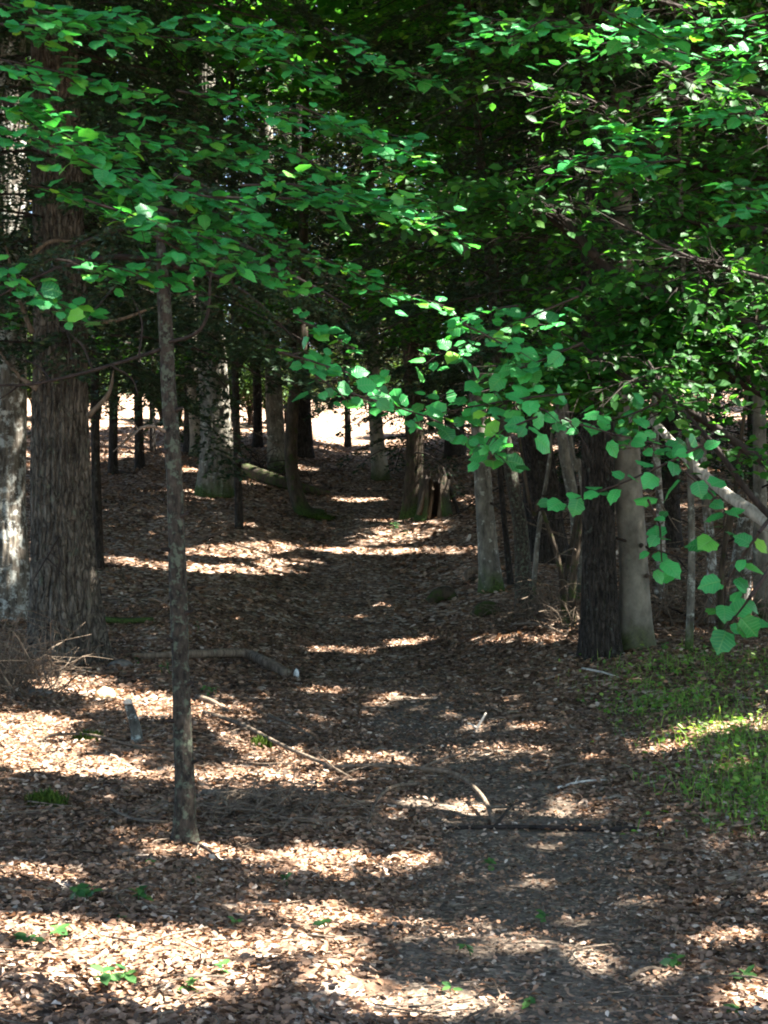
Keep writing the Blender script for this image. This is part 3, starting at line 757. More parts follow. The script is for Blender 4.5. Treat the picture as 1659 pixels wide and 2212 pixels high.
for k, t in enumerate(trees):
    b = t['b']
    if t['lab']: root = thing(t['nm'], b, t['lab'], 'tree')
    elif t['nm'] == 'understory_fir': root = thing(t['nm'], b, 'dim low branched fir in the shaded stand before the bright clearing', 'tree', 'understory firs on the shaded slope')
    else: root = thing(t['nm'], b, 'forest tree rising beside the path just outside the picture', 'tree', 'trees around the edges of the picture')
    big = t['rad'][0] > .1
    gt = Geo()
    C = tube(gt, t['P'], t['rad'], 100 if t['fur'] and big else (30 if big else 18), 240 if t['fur'] else 90, .10, t['fur'], t['fl'], k + 1)
    tr = gt.build('trunk', M[t['bk']], root, b)
    if t['crown'] == 'snag':
        gs = Geo()
        for _ in range(5):
            a = rng.uniform(0, 6.28); p = C[-1] + [math.cos(a) * t['rad'][-1] * .6, math.sin(a) * t['rad'][-1] * .6, -.05]
            tube(gs, [p, p + [0, 0, .1], p + [rng.normal(0, .03), 0, rng.uniform(.2, .5)]], [.05, .03, .004], 6, 7)
        gs.build('splintered_top', M['dead'], root, b)
    if t['nm'] == 'smooth_tree':
        for (u, v) in ((1380, 1180), (1392, 1245)):
            gk = Geo(); p = at(u, v, b[1]); c = C[np.argmin(np.abs(C[:, 2] - p[2]))]; q = np.array([p[0], c[1] - t['rad'][0] * .80, p[2]])
            tube(gk, [q, q + [0, -.035, .01], q + [0, -.05, .0]], [.02, .026, .016], 9, 6, .2)
            gk.build('knot', M['hollow'], root, b)
    # dead side branches, each a limb of its own
    zs = np.linspace(C[0, 2] + 1.2, min(C[-1, 2] - .5, b[2] + 9), max(1, t['nd']))
    for z in zs[:t['nd']]:
        c = C[np.argmin(np.abs(C[:, 2] - z - rng.normal(0, .3)))]
        a = rng.uniform(0, 6.28); L = rng.uniform(.5, 1.7) * (1 if big else .6)
        if t['nm'] == 'lichen_sapling': L *= .35
        d = np.array([math.cos(a), math.sin(a), 0]); gd = Geo()
        p1, p2 = c + d * L * .5 + [0, 0, rng.normal(-.02, .1) * L], c + d * L + [rng.normal(0, .15) * L, rng.normal(0, .15) * L, rng.normal(-.25, .15) * L]
        r = .010 + .006 * L
        tube(gd, [c, p1, p2], [r, r * .7, r * .25], 6, 10, .1, seed=k)
        for q in range(3):
            f = rng.uniform(.35, .9); s = c + (p2 - c) * f + ((p1 - (c + p2) / 2) * (4 * f * (1 - f)))
            e = s + (d * .6 + rng.normal(0, .5, 3)) * L * .35
            tube(gd, [s, (s + e) / 2 + rng.normal(0, .02, 3), e], [r * .5, r * .15], 5, 6)
        gd.build('dead_branch', M['twig'] if rng.random() < .6 else M['dead'], root, b)
    # crown
    gc = Geo()
    if t['crown'] == 'fir':
        top = min(11.5, t['P'][-1][2] - b[2] - (.5 if b[1] > 12 else .15)); br = []
        h = t['cs']; nm_is_left = t['nm'] in ('furrowed_tree', 'thin_tree')
        while h < top:
            nb = 5
            a0 = rng.uniform(0, 6.28)
            for q in range(nb):
                cc = C[np.argmin(np.abs(C[:, 2] - b[2] - h))] - b
                br.append((h + rng.normal(0, .12), a0 + q * 6.28 / nb + rng.normal(0, .3), t['reach'] * rng.uniform(.6, 1.2) * (1 - .3 * (h / 14))))
            h += rng.uniform(.35, .6) * (.7 if nm_is_left and h > 3.6 else .5 if b[1] < 12 else 1)
        es = .06 * max(1, b[1] / 26) if b[1] > 12 else .026
        fir_sprays(gc, b + [C[len(C) // 2][0] - b[0], 0, 0], br, es, es * .62, .92, .38 if t['nm'] != 'dark_fir' else .5)
        gw = Geo(); fir_wood(gw, b + [C[len(C) // 2][0] - b[0], 0, 0], br, .016, .38 if t['nm'] != 'dark_fir' else .5); gw.build('branches', M['twig'], root, b)
    if k in own:
        clumps(gc, CP[near == own.index(k)])
    if t['crown'] in ('broad', None) and t['lab'] and b[1] > 14:
        for q in range(22):
            gb = Geo()
            z = rng.uniform(3.4 if b[1] < 26 else 3.0, 8.5); c = C[np.argmin(np.abs(C[:, 2] - b[2] - z))]; a = rng.uniform(0, 6.28); L = rng.uniform(.8, 2.3)
            d = np.array([math.cos(a), math.sin(a), rng.uniform(-.15, .35)]); e = c + d * L - [0, 0, .12 * L]
            tube(gb, [c, (c + e) / 2 + [0, 0, .1 * L], e], [.014, .003], 5, 7)
            gb.build('branch', M['twig'], root, b)
            n_ = int(95 * L); f = np.sqrt(rng.uniform(.06, 1, n_))[:, None]; sd_ = np.array([-d[1], d[0], 0])
            Pq = c + (e - c) * f + np.array([0, 0, .4 * L]) * (f * (1 - f)) + sd_ * rng.normal(0, .24, (n_, 1)) * L * (.3 + f * .6) + rng.normal(0, .035, (n_, 3))
            kp = ~(lit_mask(Pq, .03) & (rng.random(n_) < .92)); Pq = Pq[kp]; n_ = len(Pq)
            stamp(gc, BE, Pq, rng.normal(0, .35, (n_, 3)) + [0, -.3, .9], d + sd_ * rng.normal(0, .8, (n_, 1)) + [0, 0, -.2], rng.uniform(.07, .12, n_) * max(1, b[1] / 26), rng.random(n_))
    if gc.n: gc.build('crown', M['needle'] if t['crown'] == 'fir' else M['beech'], root, b)
    t['root'] = root; t['C'] = C

for (u, v, sgn) in ((412, 1480, 1), (372, 1390, -1), (408, 1330, 1), (364, 1190, -1), (398, 1120, 1), (350, 985, -1), (380, 890, 1), (420, 1650, 1), (378, 1555, -1)):
    q = at(u, v, trees[0]['b'][1]); c = trees[0]['C'][np.argmin(np.abs(trees[0]['C'][:, 2] - q[2]))]; gk = Geo()
    e = c + [sgn * rng.uniform(.06, .09), -.04, rng.uniform(.0, .03)]; c2 = c * .45 + e * .55
    tube(gk, [c, c2, e], [.02, .013, .006], 7, 8, .2); gk.build('branch_stub', M['twig'], trees[0]['root'], trees[0]['b'])
# mossy burls and the long curved branch that belong to trees above
sap = trees[0]
gd = Geo(); Ys = sap['b'][1]
tube(gd, [at(352, 742, Ys), at(420, 722, Ys - .15), at(448, 680, Ys - .2), at(455, 600, Ys - .25), at(470, 540, Ys - .25)], [.010, .009, .008, .006, .004], 7, 26, .15, seed=3)
gd.build('dead_branch', M['twig'], sap['root'], sap['b'])
gd = Geo()
tube(gd, [at(352, 752, Ys), at(300, 770, Ys - .1), at(200, 800, Ys - .2), at(110, 822, Ys - .25), at(40, 832, Ys - .3), at(-90, 828, Ys - .4)], [.011, .010, .009, .008, .006, .003], 7, 30, .15, seed=4)
for (a_, b_) in (((300, 770), (285, 640)), ((200, 800), (120, 700)), ((110, 822), (20, 770)), ((40, 832), (-30, 880)), ((240, 790), (300, 860))):
    p, q = at(*a_, Ys - .18), at(*b_, Ys - .1)
    tube(gd, [p, (p + q) / 2 + [.03, .02, .02], q], [.006, .005, .002], 5, 9)
gd.build('dead_branch', M['twig'], sap['root'], sap['b'])
ft = trees[1]
for (a_, m_, b_) in (((70, 720), (40, 640), (0, 480)), ((80, 840), (30, 800), (-40, 700)), ((190, 900), (235, 850), (245, 800)), ((190, 700), (260, 690), (340, 660)), ((60, 560), (120, 520), (250, 540))):
    gd = Geo(); p = [at(*q, ft['b'][1] - .5) for q in (a_, m_, b_)]
    tube(gd, p, [.03, .02, .008], 7, 12, .15, seed=6)
    gd.build('dead_branch', M['dead'], ft['root'], ft['b'])

# hollow stump beside the dark fir
b = hit(938, 1120); b[2] -= .05
st = thing('hollow_stump', b, 'hollow split rotten stump with a dark cavity beside the drooping fir', 'stump')
g = Geo(); S = b[1] / F
th = np.linspace(.9, 2 * math.pi + .2, 26); hh = np.linspace(0, 1, 16)
Hs = 105 * S * (.75 + .35 * fbm(th * 1.5, 0 * th, 4))
rad_ = 34 * S * (1 + .45 * np.exp(-hh * 5))[:, None] * (1 + .3 * (fbm(th[None] * 2, hh[:, None] * 2, 5) - .4))
th2 = th - math.pi / 2 - .55 + 0.0
for rr_, fl_ in ((rad_, 0), (rad_ * .72, 1)):
    Vv = np.stack([b[0] + rr_ * np.cos(th2)[None], b[1] + rr_ * np.sin(th2)[None], b[2] + hh[:, None] * Hs[None]], -1)
    i_ = np.arange(15)[:, None] * 26; j_ = np.arange(25)[None]
    q = np.stack([i_ + j_, i_ + j_ + 1, i_ + 27 + j_, i_ + 26 + j_], -1).reshape(-1, 4)
    gg = Geo(); gg.add(Vv.reshape(-1, 3), q); gg.build('shell' if not fl_ else 'cavity', M['mossy'] if not fl_ else M['hollow'], st, b)
gg = Geo()
for (u0, v0, u1, v1) in ((905, 1112, 915, 1020), (950, 1118, 945, 1000), (925, 1120, 930, 1010)):
    tube(gg, [at(u0, v0, b[1] - .25), at((u0 + u1) / 2 + 6, (v0 + v1) / 2, b[1] - .2), at(u1, v1, b[1] - .1)], [.05, .035, .012], 8, 14, .3, seed=u0)
gg.build('splinters', M['dead'], st, b)


# ------------------------------------------------------------------ logs, fallen branches, sticks
def limb(name, lab, cat, pts, wpx, mat, lift=0., side=0, n=10, group=None, sink=.3, Y=None, twist=.06):
    """a fallen limb over the floor through photo points; with Y it hangs at that distance instead"""
    P = []
    for k, (u, v) in enumerate(pts):
        p = hit(u, v) if Y is None else at(u, v, Y[k] if isinstance(Y, (list, tuple)) else Y)
        P.append(p)
    P = np.array(P); wl = wpx if isinstance(wpx, (list, tuple)) else [wpx, wpx * .45]
    ds = np.interp(np.linspace(0, 1, len(wl)), np.linspace(0, 1, len(P)), P[:, 1])
    rad = [x / 2 / F * d_ for x, d_ in zip(wl, ds)]
    if Y is None:
        P[:, 2] += np.interp(np.linspace(0, 1, len(P)), np.linspace(0, 1, len(rad)), rad) * (1 - sink) + .012
        P[:, 2] += lift * np.sin(np.linspace(0, math.pi, len(P)))
    base = P[0].copy(); g = Geo()
    C = tube(g, P, rad, n, max(14, 8 * len(P)), twist * 2, seed=int(abs(pts[0][0])) % 50)
    for q in range(side):
        c = C[int(rng.uniform(.3, .95) * (len(C) - 1))]; d = P[-1] - P[0]; d /= np.linalg.norm(d)
        s = np.array([-d[1], d[0], 0]) * rng.choice([-1, 1]); L = rng.uniform(.12, .4)
        e = c + (d * .6 + s * .7 + [0, 0, rng.uniform(.0, .5)]) * L
        tube(g, [c, (c + e) / 2 + [0, 0, .03 * L], e], [rad[-1] * .8, rad[-1] * .3], 5, 7)
    o = g.build(name, M[mat], None, base)
    return tag(o, lab, cat, group)


limb('mossy_log', 'dark mossy fallen log lying behind the narrow bare stem', 'log', [(525, 1028), (580, 1045), (640, 1062), (712, 1074)], [34, 30, 24, 14], 'mossylog', n=16)
limb('leaning_log', 'bleached dead trunk leaning down to the right in full sun', 'log', [(1372, 865), (1470, 975), (1560, 1060), (1665, 1135), (1900, 1330)], [14, 20, 24, 28, 30], 'pale', Y=[19.95, 19.1, 18.5, 17.7, 16.3], n=14)
limb('fallen_limb', 'pale curved fallen limb running from the furrowed trunk to the white stone', 'fallen branch', [(285, 1424), (400, 1430), (520, 1432), (575, 1450), (622, 1466)], [12, 17, 22, 24, 22], 'dead', .05, n=12)
limb('grey_log', 'short dark grey log lying behind the furrowed trunk', 'log', [(205, 1345), (260, 1350), (330, 1345)], [16, 15, 11], 'grey', n=10)
limb('crooked_branch', 'long crooked brown branch arching across the left bank to the path', 'fallen branch', [(700, 1665), (800, 1680), (905, 1700), (985, 1715), (1040, 1750), (1068, 1785)], [7, 8, 9, 10, 10, 12], 'dead', .10, 3, 8)
limb('dark_branch', 'long straight blackish branch lying across the path', 'fallen branch', [(960, 1796), (1080, 1795), (1200, 1800), (1330, 1803), (1420, 1800)], [7, 10, 12, 11, 8], 'twig', .0, 2, 8)
limb('forked_branch', 'thin branch rising from the dark straight branch on the path', 'fallen branch', [(1070, 1792), (1110, 1765), (1160, 1735)], [8, 6, 3], 'twig', .05, 2, 7)
limb('bleached_twig', 'thin twig with pale broken tip bending down left of the path', 'fallen branch', [(905, 1700), (850, 1725), (815, 1755), (795, 1785)], [8, 8, 7, 5], 'dead', .06, 1, 7)
limb('bank_branch', 'long thin branch on the edge of the left bank right of the sapling', 'fallen branch', [(440, 1545), (520, 1580), (610, 1630), (700, 1668), (760, 1690)], [10, 10, 9, 8, 5], 'dead', .04, 4, 7)
limb('sunny_branch', 'short thick stick in sunlight right behind the sapling', 'fallen branch', [(425, 1512), (460, 1530), (495, 1545)], [12, 12, 8], 'dead', .02, 0, 8)
limb('low_branch', 'thick broken branch stub right of the sapling above the twig tangle', 'fallen branch', [(440, 1722), (510, 1735), (575, 1740)], [16, 18, 15], 'dead', .02, 1, 8)
limb('left_stick', 'thin dark stick crossing the sunlit leaves by the left moss tuft', 'stick', [(85, 1612), (120, 1600), (200, 1605), (290, 1625), (430, 1640)], [6, 7, 7, 6, 3], 'dead', .03, 2, 6)
limb('slanting_stick', 'slender slanting stick in the shade left of the path', 'stick', [(545, 1540), (630, 1580), (700, 1615)], [7, 6, 3], 'dead', .03, 2, 6)
limb('flat_stick', 'straight stick lying flat at the left edge of the path', 'stick', [(870, 1642), (900, 1628), (935, 1615)], [7, 6, 3], 'dead', .02, 1, 6)
limb('pale_stick', 'pale grey stick on the right side of the path below the grass', 'stick', [(1205, 1712), (1260, 1705), (1330, 1690)], [6, 6, 3], 'pale', .02, 1, 6)
limb('thin_stick', 'thin straight stick between the path and the grass', 'stick', [(1190, 1670), (1240, 1662), (1300, 1658)], [5, 5, 2], 'dead', .02, 1, 6)
limb('bank_stick', 'thin straight pale stick above the grass by the broad blackish trunk', 'stick', [(1258, 1450), (1300, 1462), (1345, 1470)], [6, 5, 3], 'pale', .02, 0, 6)
limb('curved_stick', 'curved bleached stick poking up at the foot of the smooth pale trunk', 'stick', [(1412, 1412), (1430, 1392), (1438, 1375)], [6, 6, 4], 'pale', Y=21.0, n=7)
limb('bright_stick', 'bright bleached stick standing in the sunlit strip before the grey straight trunk', 'stick', [(985, 1195), (1003, 1180), (1016, 1155)], [7, 9, 7], 'pale', Y=29.0, n=7)
limb('leaning_stick', 'dark stick leaning out from the hollow stump', 'stick', [(994, 1122), (982, 1085), (965, 1040), (955, 1010)], [9, 9, 9, 7], 'twig', Y=31.6, n=7)
limb('moss_pole', 'thin mossy leaning stick between the leaning trunk and the slim pale stem', 'stick', [(1196, 1365), (1222, 1240), (1245, 1120), (1252, 1050)], [13, 12, 10, 7], 'mossy', Y=[22.3, 22.3, 22.4, 22.5], n=8)
limb('cross_stick', 'thin stick leaning across the smooth pale trunk', 'stick', [(1280, 1300), (1380, 1298), (1440, 1310), (1520, 1350)], [7, 6, 5, 4], 'twig', Y=20.3, n=6)
limb('cut_stick', 'short bright stick end between the blackish and the smooth trunks', 'stick', [(1325, 1200), (1342, 1185), (1358, 1168)], [8, 9, 9], 'pale', Y=20.4, n=7)
limb('ridge_branch', 'thin branch lying on the litter below the leaning trunk', 'fallen branch', [(1105, 1355), (1160, 1362), (1240, 1382)], [7, 7, 4], 'dead', .05, 3, 6)
limb('lower_stick', 'short grey stick near the bottom right on the path', 'stick', [(1360, 2125), (1400, 2112), (1440, 2105)], [10, 10, 6], 'dead', .01, 0, 7)
limb('bottom_twig', 'little upright twig among the leaves at the far left bottom', 'stick', [(38, 2015), (42, 1990), (46, 1965)], [5, 4, 3], 'dead', Y=7.2, n=6)
limb('side_twig', 'pale twig lying left of the sapling foot', 'stick', [(235, 1755), (290, 1785), (345, 1790), (395, 1788)], [7, 8, 8, 4], 'dead', .02, 2, 6)
limb('foot_twig', 'dark twig at the foot of the sapling pointing at the viewer', 'stick', [(405, 1828), (440, 1848), (475, 1868)], [9, 8, 4], 'twig', .02, 1, 6)

# mossy burl at the foot of the grey straight trunk, forked twig on the path
b = hit(1010, 1258)
bs = thing('mossy_stub', b, 'forked mossy stub beside the foot of the grey straight trunk', 'stump')
g = Geo()
tube(g, [b, at(1025, 1262, b[1]), at(1050, 1275, b[1])], [.09, .10, .07], 10, 12, .3, seed=2); g.build('stub', M['mossylog'], bs, b)
g = Geo(); tube(g, [at(1022, 1260, b[1]), at(1008, 1240, b[1]), at(1025, 1232, b[1]), at(1040, 1240, b[1])], [.06, .05, .05, .02], 8, 14, .2, seed=5); g.build('broken_fork', M['dead'], bs, b)
b = hit(1030, 1582)
bs = thing('forked_twig', b, 'small pale forked twig standing up in the sun fleck on the path', 'stick')
for A_, w_ in ((((1024, 1584), (1035, 1565), (1050, 1540)), 8), (((1030, 1574), (1020, 1566), (1010, 1562)), 5), (((1024, 1584), (1015, 1588), (1000, 1590)), 6)):
    g = Geo(); tube(g, [at(u, v, b[1]) for u, v in A_], [w_ / F * b[1] / 2, w_ / F * b[1] / 4], 7, 9, .1); g.build('prong', M['pale'], bs, b)

# root burls at the feet of the right bank trees
for (u, v, lab) in ((1050, 1330, 'dark mossy root lump below the grey straight trunk'), (955, 1300, 'small dark lump on the litter at the right path edge')):
    p = hit(u, v); g = Geo(); s = 26 / F * p[1]
    tube(g, [p - [s, 0, .03], p + [-.3 * s, 0, s * .5], p + [.5 * s, 0, s * .6], p + [s * 1.1, 0, -.02]], [s * .5, s * .6, s * .55, s * .3], 12, 16, .4, seed=u)
    tag(g.build('root_lump', M['mossylog'], None, p), lab, 'root')


# ------------------------------------------------------------------ tangles of dead twigs
def tangle(name, lab, pxs, spread, hgt, cnt, r0, mat, lean=(0, 0, 0)):
    c0 = hit(*pxs[len(pxs) // 2]); g = Geo()
    for k in range(cnt):
        c = hit(*pxs[rng.integers(len(pxs))]) + [rng.normal(0, spread * .3), rng.normal(0, spread * .3), 0]
        c[2] = ground(c[0], c[1]) + .01
        a = rng.uniform(0, 6.28); L = rng.uniform(.5, 1.2) * spread
        up = rng.uniform(.1, 1) * hgt
        a2 = a + rng.normal(0, .9); p1 = c + [math.cos(a2) * L * .45, math.sin(a2) * L * .45, up * rng.uniform(.5, 1)]; p2 = c + np.array([math.cos(a + .4) * L, math.sin(a + .4) * L, up * rng.uniform(.3, 1.1)]) + np.array(lean) * L
        p2[2] = max(p2[2], ground(p2[0], p2[1]) + .01)
        r = r0 * rng.uniform(.5, 1.2)
        C = tube(g, [c, c * .6 + p1 * .4 + rng.normal(0, .05, 3) * L, p1, (p1 + p2) / 2 + rng.normal(0, .09, 3) * L, p2], [r, r * .7, r * .25], 6, 14, .1)
        for q in range(3):
            s = C[int(rng.uniform(3, 9))]; e = s + rng.normal(0, .16 * L, 3) + [0, 0, .05 * L]
            tube(g, [s, (s + e) / 2 + rng.normal(0, .012, 3), e], [r * .45, r * .15], 4, 6)
    return tag(g.build(name, M[mat], None, c0), lab, 'brush')


tangle('brush_pile', 'dry tan brush heap at the left edge in front of the furrowed trunk', [(5, 1480), (30, 1490), (60, 1480), (-60, 1490), (80, 1500), (-20, 1470), (20, 1460)], .6, .62, 170, .0065, 'dead')
tangle('twig_tangle', 'low tangle of dead twigs on the bank right of the sapling', [(480, 1770), (530, 1760), (580, 1770), (620, 1755)], .46, .14, 70, .007, 'dead')
tangle('right_brush', 'tangled dead twigs under the trunks of the right bank', [(1160, 1330), (1220, 1345), (1250, 1340), (1200, 1330), (1110, 1345), (1280, 1360)], .8, .5, 80, .010, 'dead')
tangle('snag_brush', 'dead twigs tangled behind the thin pole stem', [(1440, 1350), (1510, 1330), (1560, 1360), (1610, 1350), (1480, 1340)], 1.1, 1.0, 90, .011, 'dead')
tangle('log_brush', 'small brush of twigs at the near end of the mossy log', [(570, 1020), (555, 1010), (590, 1025)], 1.2, .7, 26, .016, 'twig')

# ------------------------------------------------------------------ stones and moss
def blob(g, c, s, seed, nn=2):
    import bmesh
    bm = bmesh.new(); bmesh.ops.create_icosphere(bm, subdivisions=nn, radius=1)
    V = np.array([v.co[:] for v in bm.verts]); Fc = np.array([[v.index for v in f.verts] for f in bm.faces]); bm.free()
    k = 1 + .5 * (fbm(V[:, 0] * 1.4 + seed, V[:, 1] * 1.4 + V[:, 2] * 1.1, seed) - .44)
    V = V * k[:, None]; V[:, 2] = np.where(V[:, 2] < -.3, -.3, V[:, 2])
    g.add(c + V * s, Fc)


for (u, v, wx, hx, m_, nm, lab) in ((226, 1503, 46, 30, 'tan_stone', 'tan_stone', 'tan angular stone between the furrowed trunk and the sapling'), (640, 1466, 13, 34, 'white_stone', 'white_stone', 'small white upright stone at the tip of the pale curved limb'),
                                   (258, 1442, 56, 26, 'grey_stone', 'dark_stone', 'dark shaded stone at the foot of the furrowed trunk'), (85, 1500, 70, 20, 'grey_stone', 'dark_stone', 'low dark stone under the dry tan brush heap')):
    if m_ == 'grey_stone' and m_ not in M: M[m_] = stone_mat('grey_stone', (.05, .042, .034), (.15, .13, .11))
    p = hit(u, v); s = p[1] / F; g = Geo()
    blob(g, p, np.array([wx / 2 * s, wx / 2 * s * .8, hx / 2 * s * 1.2]), u % 17, 3)
    tag(g.build(nm, M[m_], None, p, smooth=m_ != 'tan_stone'), lab, 'stone')

b = hit(292, 1605)
ls = thing('lichen_stub', b, 'short upright stub crusted with blue white lichen beside the sapling', 'stump')
g = Geo(); tube(g, [at(297, 1606, b[1]), at(293, 1575, b[1]), at(285, 1545, b[1]), at(277, 1522, b[1] + .05)], [14 / F * b[1], 12 / F * b[1], 11 / F * b[1], 9 / F * b[1]], 14, 24, .2, seed=8)
M['bluel'] = bark_mat('blue_lichen_bark', (.03, .032, .026), (.13, .13, .11), (.30, .35, .32), .58, .4, 16, 1.0)
g.build('stub', M['bluel'], ls, b)
g = Geo(); p = at(276, 1518, b[1]); blob(g, p, np.array([.032, .03, .03]), 3, 3); g.build('broken_top', M['pale'], ls, b)


def moss_tuft(u, v, wx, lab, dens=900):
    p = hit(u, v); s = wx / 2 / F * p[1]; n = dens; g = Geo()
    a = rng.uniform(0, 6.28, n); r = np.sqrt(rng.random(n)) * s
    x, y = p[0] + r * np.cos(a), p[1] + r * np.sin(a) * 1.2
    z = ground(x, y) + .35 * s * (1 - (r / s) ** 2) * (.6 + .8 * vnoise(x * 20, y * 20))
    B = np.stack([x, y, z], 1); up = rng.normal(0, .45, (n, 3)) + [0, 0, 1]; wd = rng.normal(0, 1, (n, 3)); wd[:, 2] = 0
    wd /= np.linalg.norm(wd, axis=1)[:, None]; L = rng.uniform(.015, .035, n)[:, None]
    g.add(np.stack([B - wd * L * .3, B + wd * L * .3, B + up * L], 1).reshape(-1, 3), np.arange(3 * n).reshape(-1, 3), rng.random(n))
    blob(g, p - [0, 0, .02], np.array([s * .9, s, s * .33]), 4, 3)
    tag(g.build('moss_cushion', M['moss'], None, p), lab, 'moss')


moss_tuft(190, 1600, 64, 'bright moss cushion in the sunlit leaves left of the lichen stub')
moss_tuft(565, 1612, 44, 'small moss cushion on the bank edge right of the sapling')
moss_tuft(100, 1740, 90, 'dark moss patch in deep shade left of the sapling foot')
moss_tuft(690, 1122, 70, 'moss cushion around the foot of the bent tree')
moss_tuft(462, 1068, 60, 'moss cushion at the foot of the thick grey trunk')

# ------------------------------------------------------------------ grass (uncountable) on the right of the path
g = Geo()
pts = []
while len(pts) < 2300:
    u, v = rng.uniform(1230, 2250), rng.uniform(1420, 1800)
    dd = min(1, max(0, (u - 1260 - 130 * sstep(1500, 1640, v) - .8 * max(0, v - 1640)) / 260))
    nz_ = vnoise(u / 45, v / 22, 12)
    if rng.random() < dd * (.25 + sstep(.35, .8, nz_)) * .8: pts.append((u, v))
GP = np.array([hit(u, v, 30) for u, v in pts[:2200]])
idx = rng.integers(0, len(GP), 9000)
x, y = GP[idx, 0] + rng.normal(0, .16, 9000), GP[idx, 1] + rng.normal(0, .22, 9000); n = 9000
B = np.stack([x, y, ground(x, y)], 1)
a = rng.uniform(0, 6.28, n); wd = np.stack([np.cos(a), np.sin(a), 0 * a], 1); L = (.03 + .13 * rng.random(n) ** 2)[:, None]
ln = np.stack([rng.normal(0, .5, n), rng.normal(-.1, .5, n), np.ones(n)], 1); wi = .0032
m1 = B + ln * [.5, .5, 1] * L * .6; t1 = B + ln * L
Vv = np.stack([B - wd * wi, B + wd * wi, m1 + wd * wi * .8, m1 - wd * wi * .8, t1], 1).reshape(-1, 3)
o_ = (np.arange(n) * 5)[:, None]
tn = rng.random(n)
g.add(Vv, [o_ + [0, 1, 2, 3], o_ + [3, 2, 4]], tn)
n2 = 6000; idx = rng.integers(0, len(GP), n2)
x, y = GP[idx, 0] + rng.normal(0, .2, n2), GP[idx, 1] + rng.normal(0, .25, n2)
a = rng.uniform(0, 6.28, n2)
stamp(g, BE, np.stack([x, y, ground(x, y) + rng.uniform(.02, .02 + .13 * rng.random(n2))], 1), rng.normal(0, .4, (n2, 3)) + [0, -.2, 1], np.stack([np.cos(a), np.sin(a), 0 * a], 1), rng.uniform(.02, .06, n2), rng.random(n2))
tag(g.build('grass', M['grass'], smooth=False), 'fresh green grass and tiny herbs spreading right of the path', 'grass', kind='stuff')


# ------------------------------------------------------------------ seedlings, each a plant with stem and leaves
def seedling(u, v, hpx, leaf, cnt, lab, group='green seedlings in the leaf litter'):
    p = hit(u, v); h = hpx / F * p[1]
    r = thing('seedling', p, lab, 'plant', group)
    gs, gl = Geo(), Geo()
    ns = max(1, cnt // 5)
    for k in range(ns):
        q = p + [rng.normal(0, .05) * (ns > 1), rng.normal(0, .05) * (ns > 1), 0]
        t = q + [rng.normal(0, .2) * h, rng.normal(0, .2) * h, h * rng.uniform(.7, 1)]
        gs = Geo(); tube(gs, [q, (q + t) / 2 + rng.normal(0, .06, 3) * h, t], [.003, .0015], 5, 6); gs.build('stem', M['seedling'], r, p)
        m = max(3, cnt // ns); f = rng.uniform(.45, 1, m)[:, None]; a = rng.uniform(0, 6.28) + np.arange(m) * 2.4
        fw = np.stack([np.cos(a), np.sin(a), rng.normal(.05, .2, m)], 1)
        stamp(gl, BE, q + (t - q) * f, rng.normal(0, .25, (m, 3)) + [0, -.25, 1], fw, leaf * .78 * rng.uniform(.6, 1.25, m), rng.random(m))
    gl.build('leaves', M['seedling'], r, p)


for a_ in ((255, 1998, 16, .05, 4, 'small green seedling in the dark band right of the first sunlit strip at bottom left'),
           (262, 2125, 40, .075, 12, 'biggest pale green seedling in the sunlit leaves at bottom left'),
           (408, 2148, 22, .06, 7, 'yellow green seedling at the end of the sunlit leaves near the bottom'),
           (513, 2008, 26, .045, 6, 'upright green seedling in the shadow band right of the sunlit strip'),
           (480, 2110, 24, .05, 5, 'single green sprig in shade between two sunlit strips at the bottom'),
           (70, 2046, 26, .07, 9, 'broad leaved seedling at the left edge of the bottom sunlit strip'),
           (120, 2035, 26, .07, 8, 'seedling pair of the left bottom, the one with leaves spreading right'),
           (417, 1906, 18, .05, 5, 'small seedling below the sapling foot in shade'),
           (324, 1875, 16, .05, 5, 'small seedling below and left of the sapling foot'),
           (178, 1960, 40, .075, 14, 'low dark green seedling clump in the shade left of the bottom strips'),
           (300, 1950, 34, .07, 9, 'light green leafy seedling next to the low dark clump'),
           (700, 2012, 26, .055, 6, 'dark green seedling below the long sunlit strip near the bottom middle'),
           (1017, 2070, 30, .05, 5, 'upright single sprig in shade left of the path near the bottom'),
           (1455, 2098, 34, .065, 8, 'green seedling between two sunlit patches at bottom right'),
           (974, 2155, 18, .05, 4, 'tiny bright sprig at the bottom centre of the picture'),
           (1606, 2126, 24, .06, 6, 'seedling in the sunlit leaves of the bottom right corner'),
           (1139, 2176, 20, .05, 5, 'small seedling on the bottom edge beside the path'),
           (1590, 2195, 26, .06, 7, 'low seedling under the sunlit patch in the bottom right corner'),
           (445, 1508, 30, .05, 16, 'lush green seedling right behind the sapling trunk'),
           (350, 1462, 36, .05, 14, 'green seedling clump behind the sapling by the pale limb'),
           (300, 1440, 26, .05, 8, 'small green plant by the dark stone under the furrowed trunk'),
           (675, 1200, 26, .07, 6, 'bright yellow green sprig in the sunlit strip across the path'),
           (850, 1160, 30, .12, 14, 'fern like seedling in the middle of the upper path'),
           (872, 1172, 26, .10, 8, 'pale seedling just below the fern like one on the upper path'),
           (425, 1370, 30, .05, 5, 'lone sprig touching the right side of the sapling trunk'),
           (1430, 1420, 34, .05, 12, 'green herbs at the right foot of the smooth pale trunk'),
           (1530, 1445, 60, .06, 14, 'tall yellow green herb below the lowest leaf sprays'),
           (620, 1915, 24, .05, 6, 'dark seedling in the shadow right below the sapling'),
           (1060, 1880, 26, .06, 6, 'dim seedling in the middle of the shaded path'),
           (1180, 2000, 26, .06, 6, 'dim seedling on the shaded path near the bottom')):
    seedling(*a_)

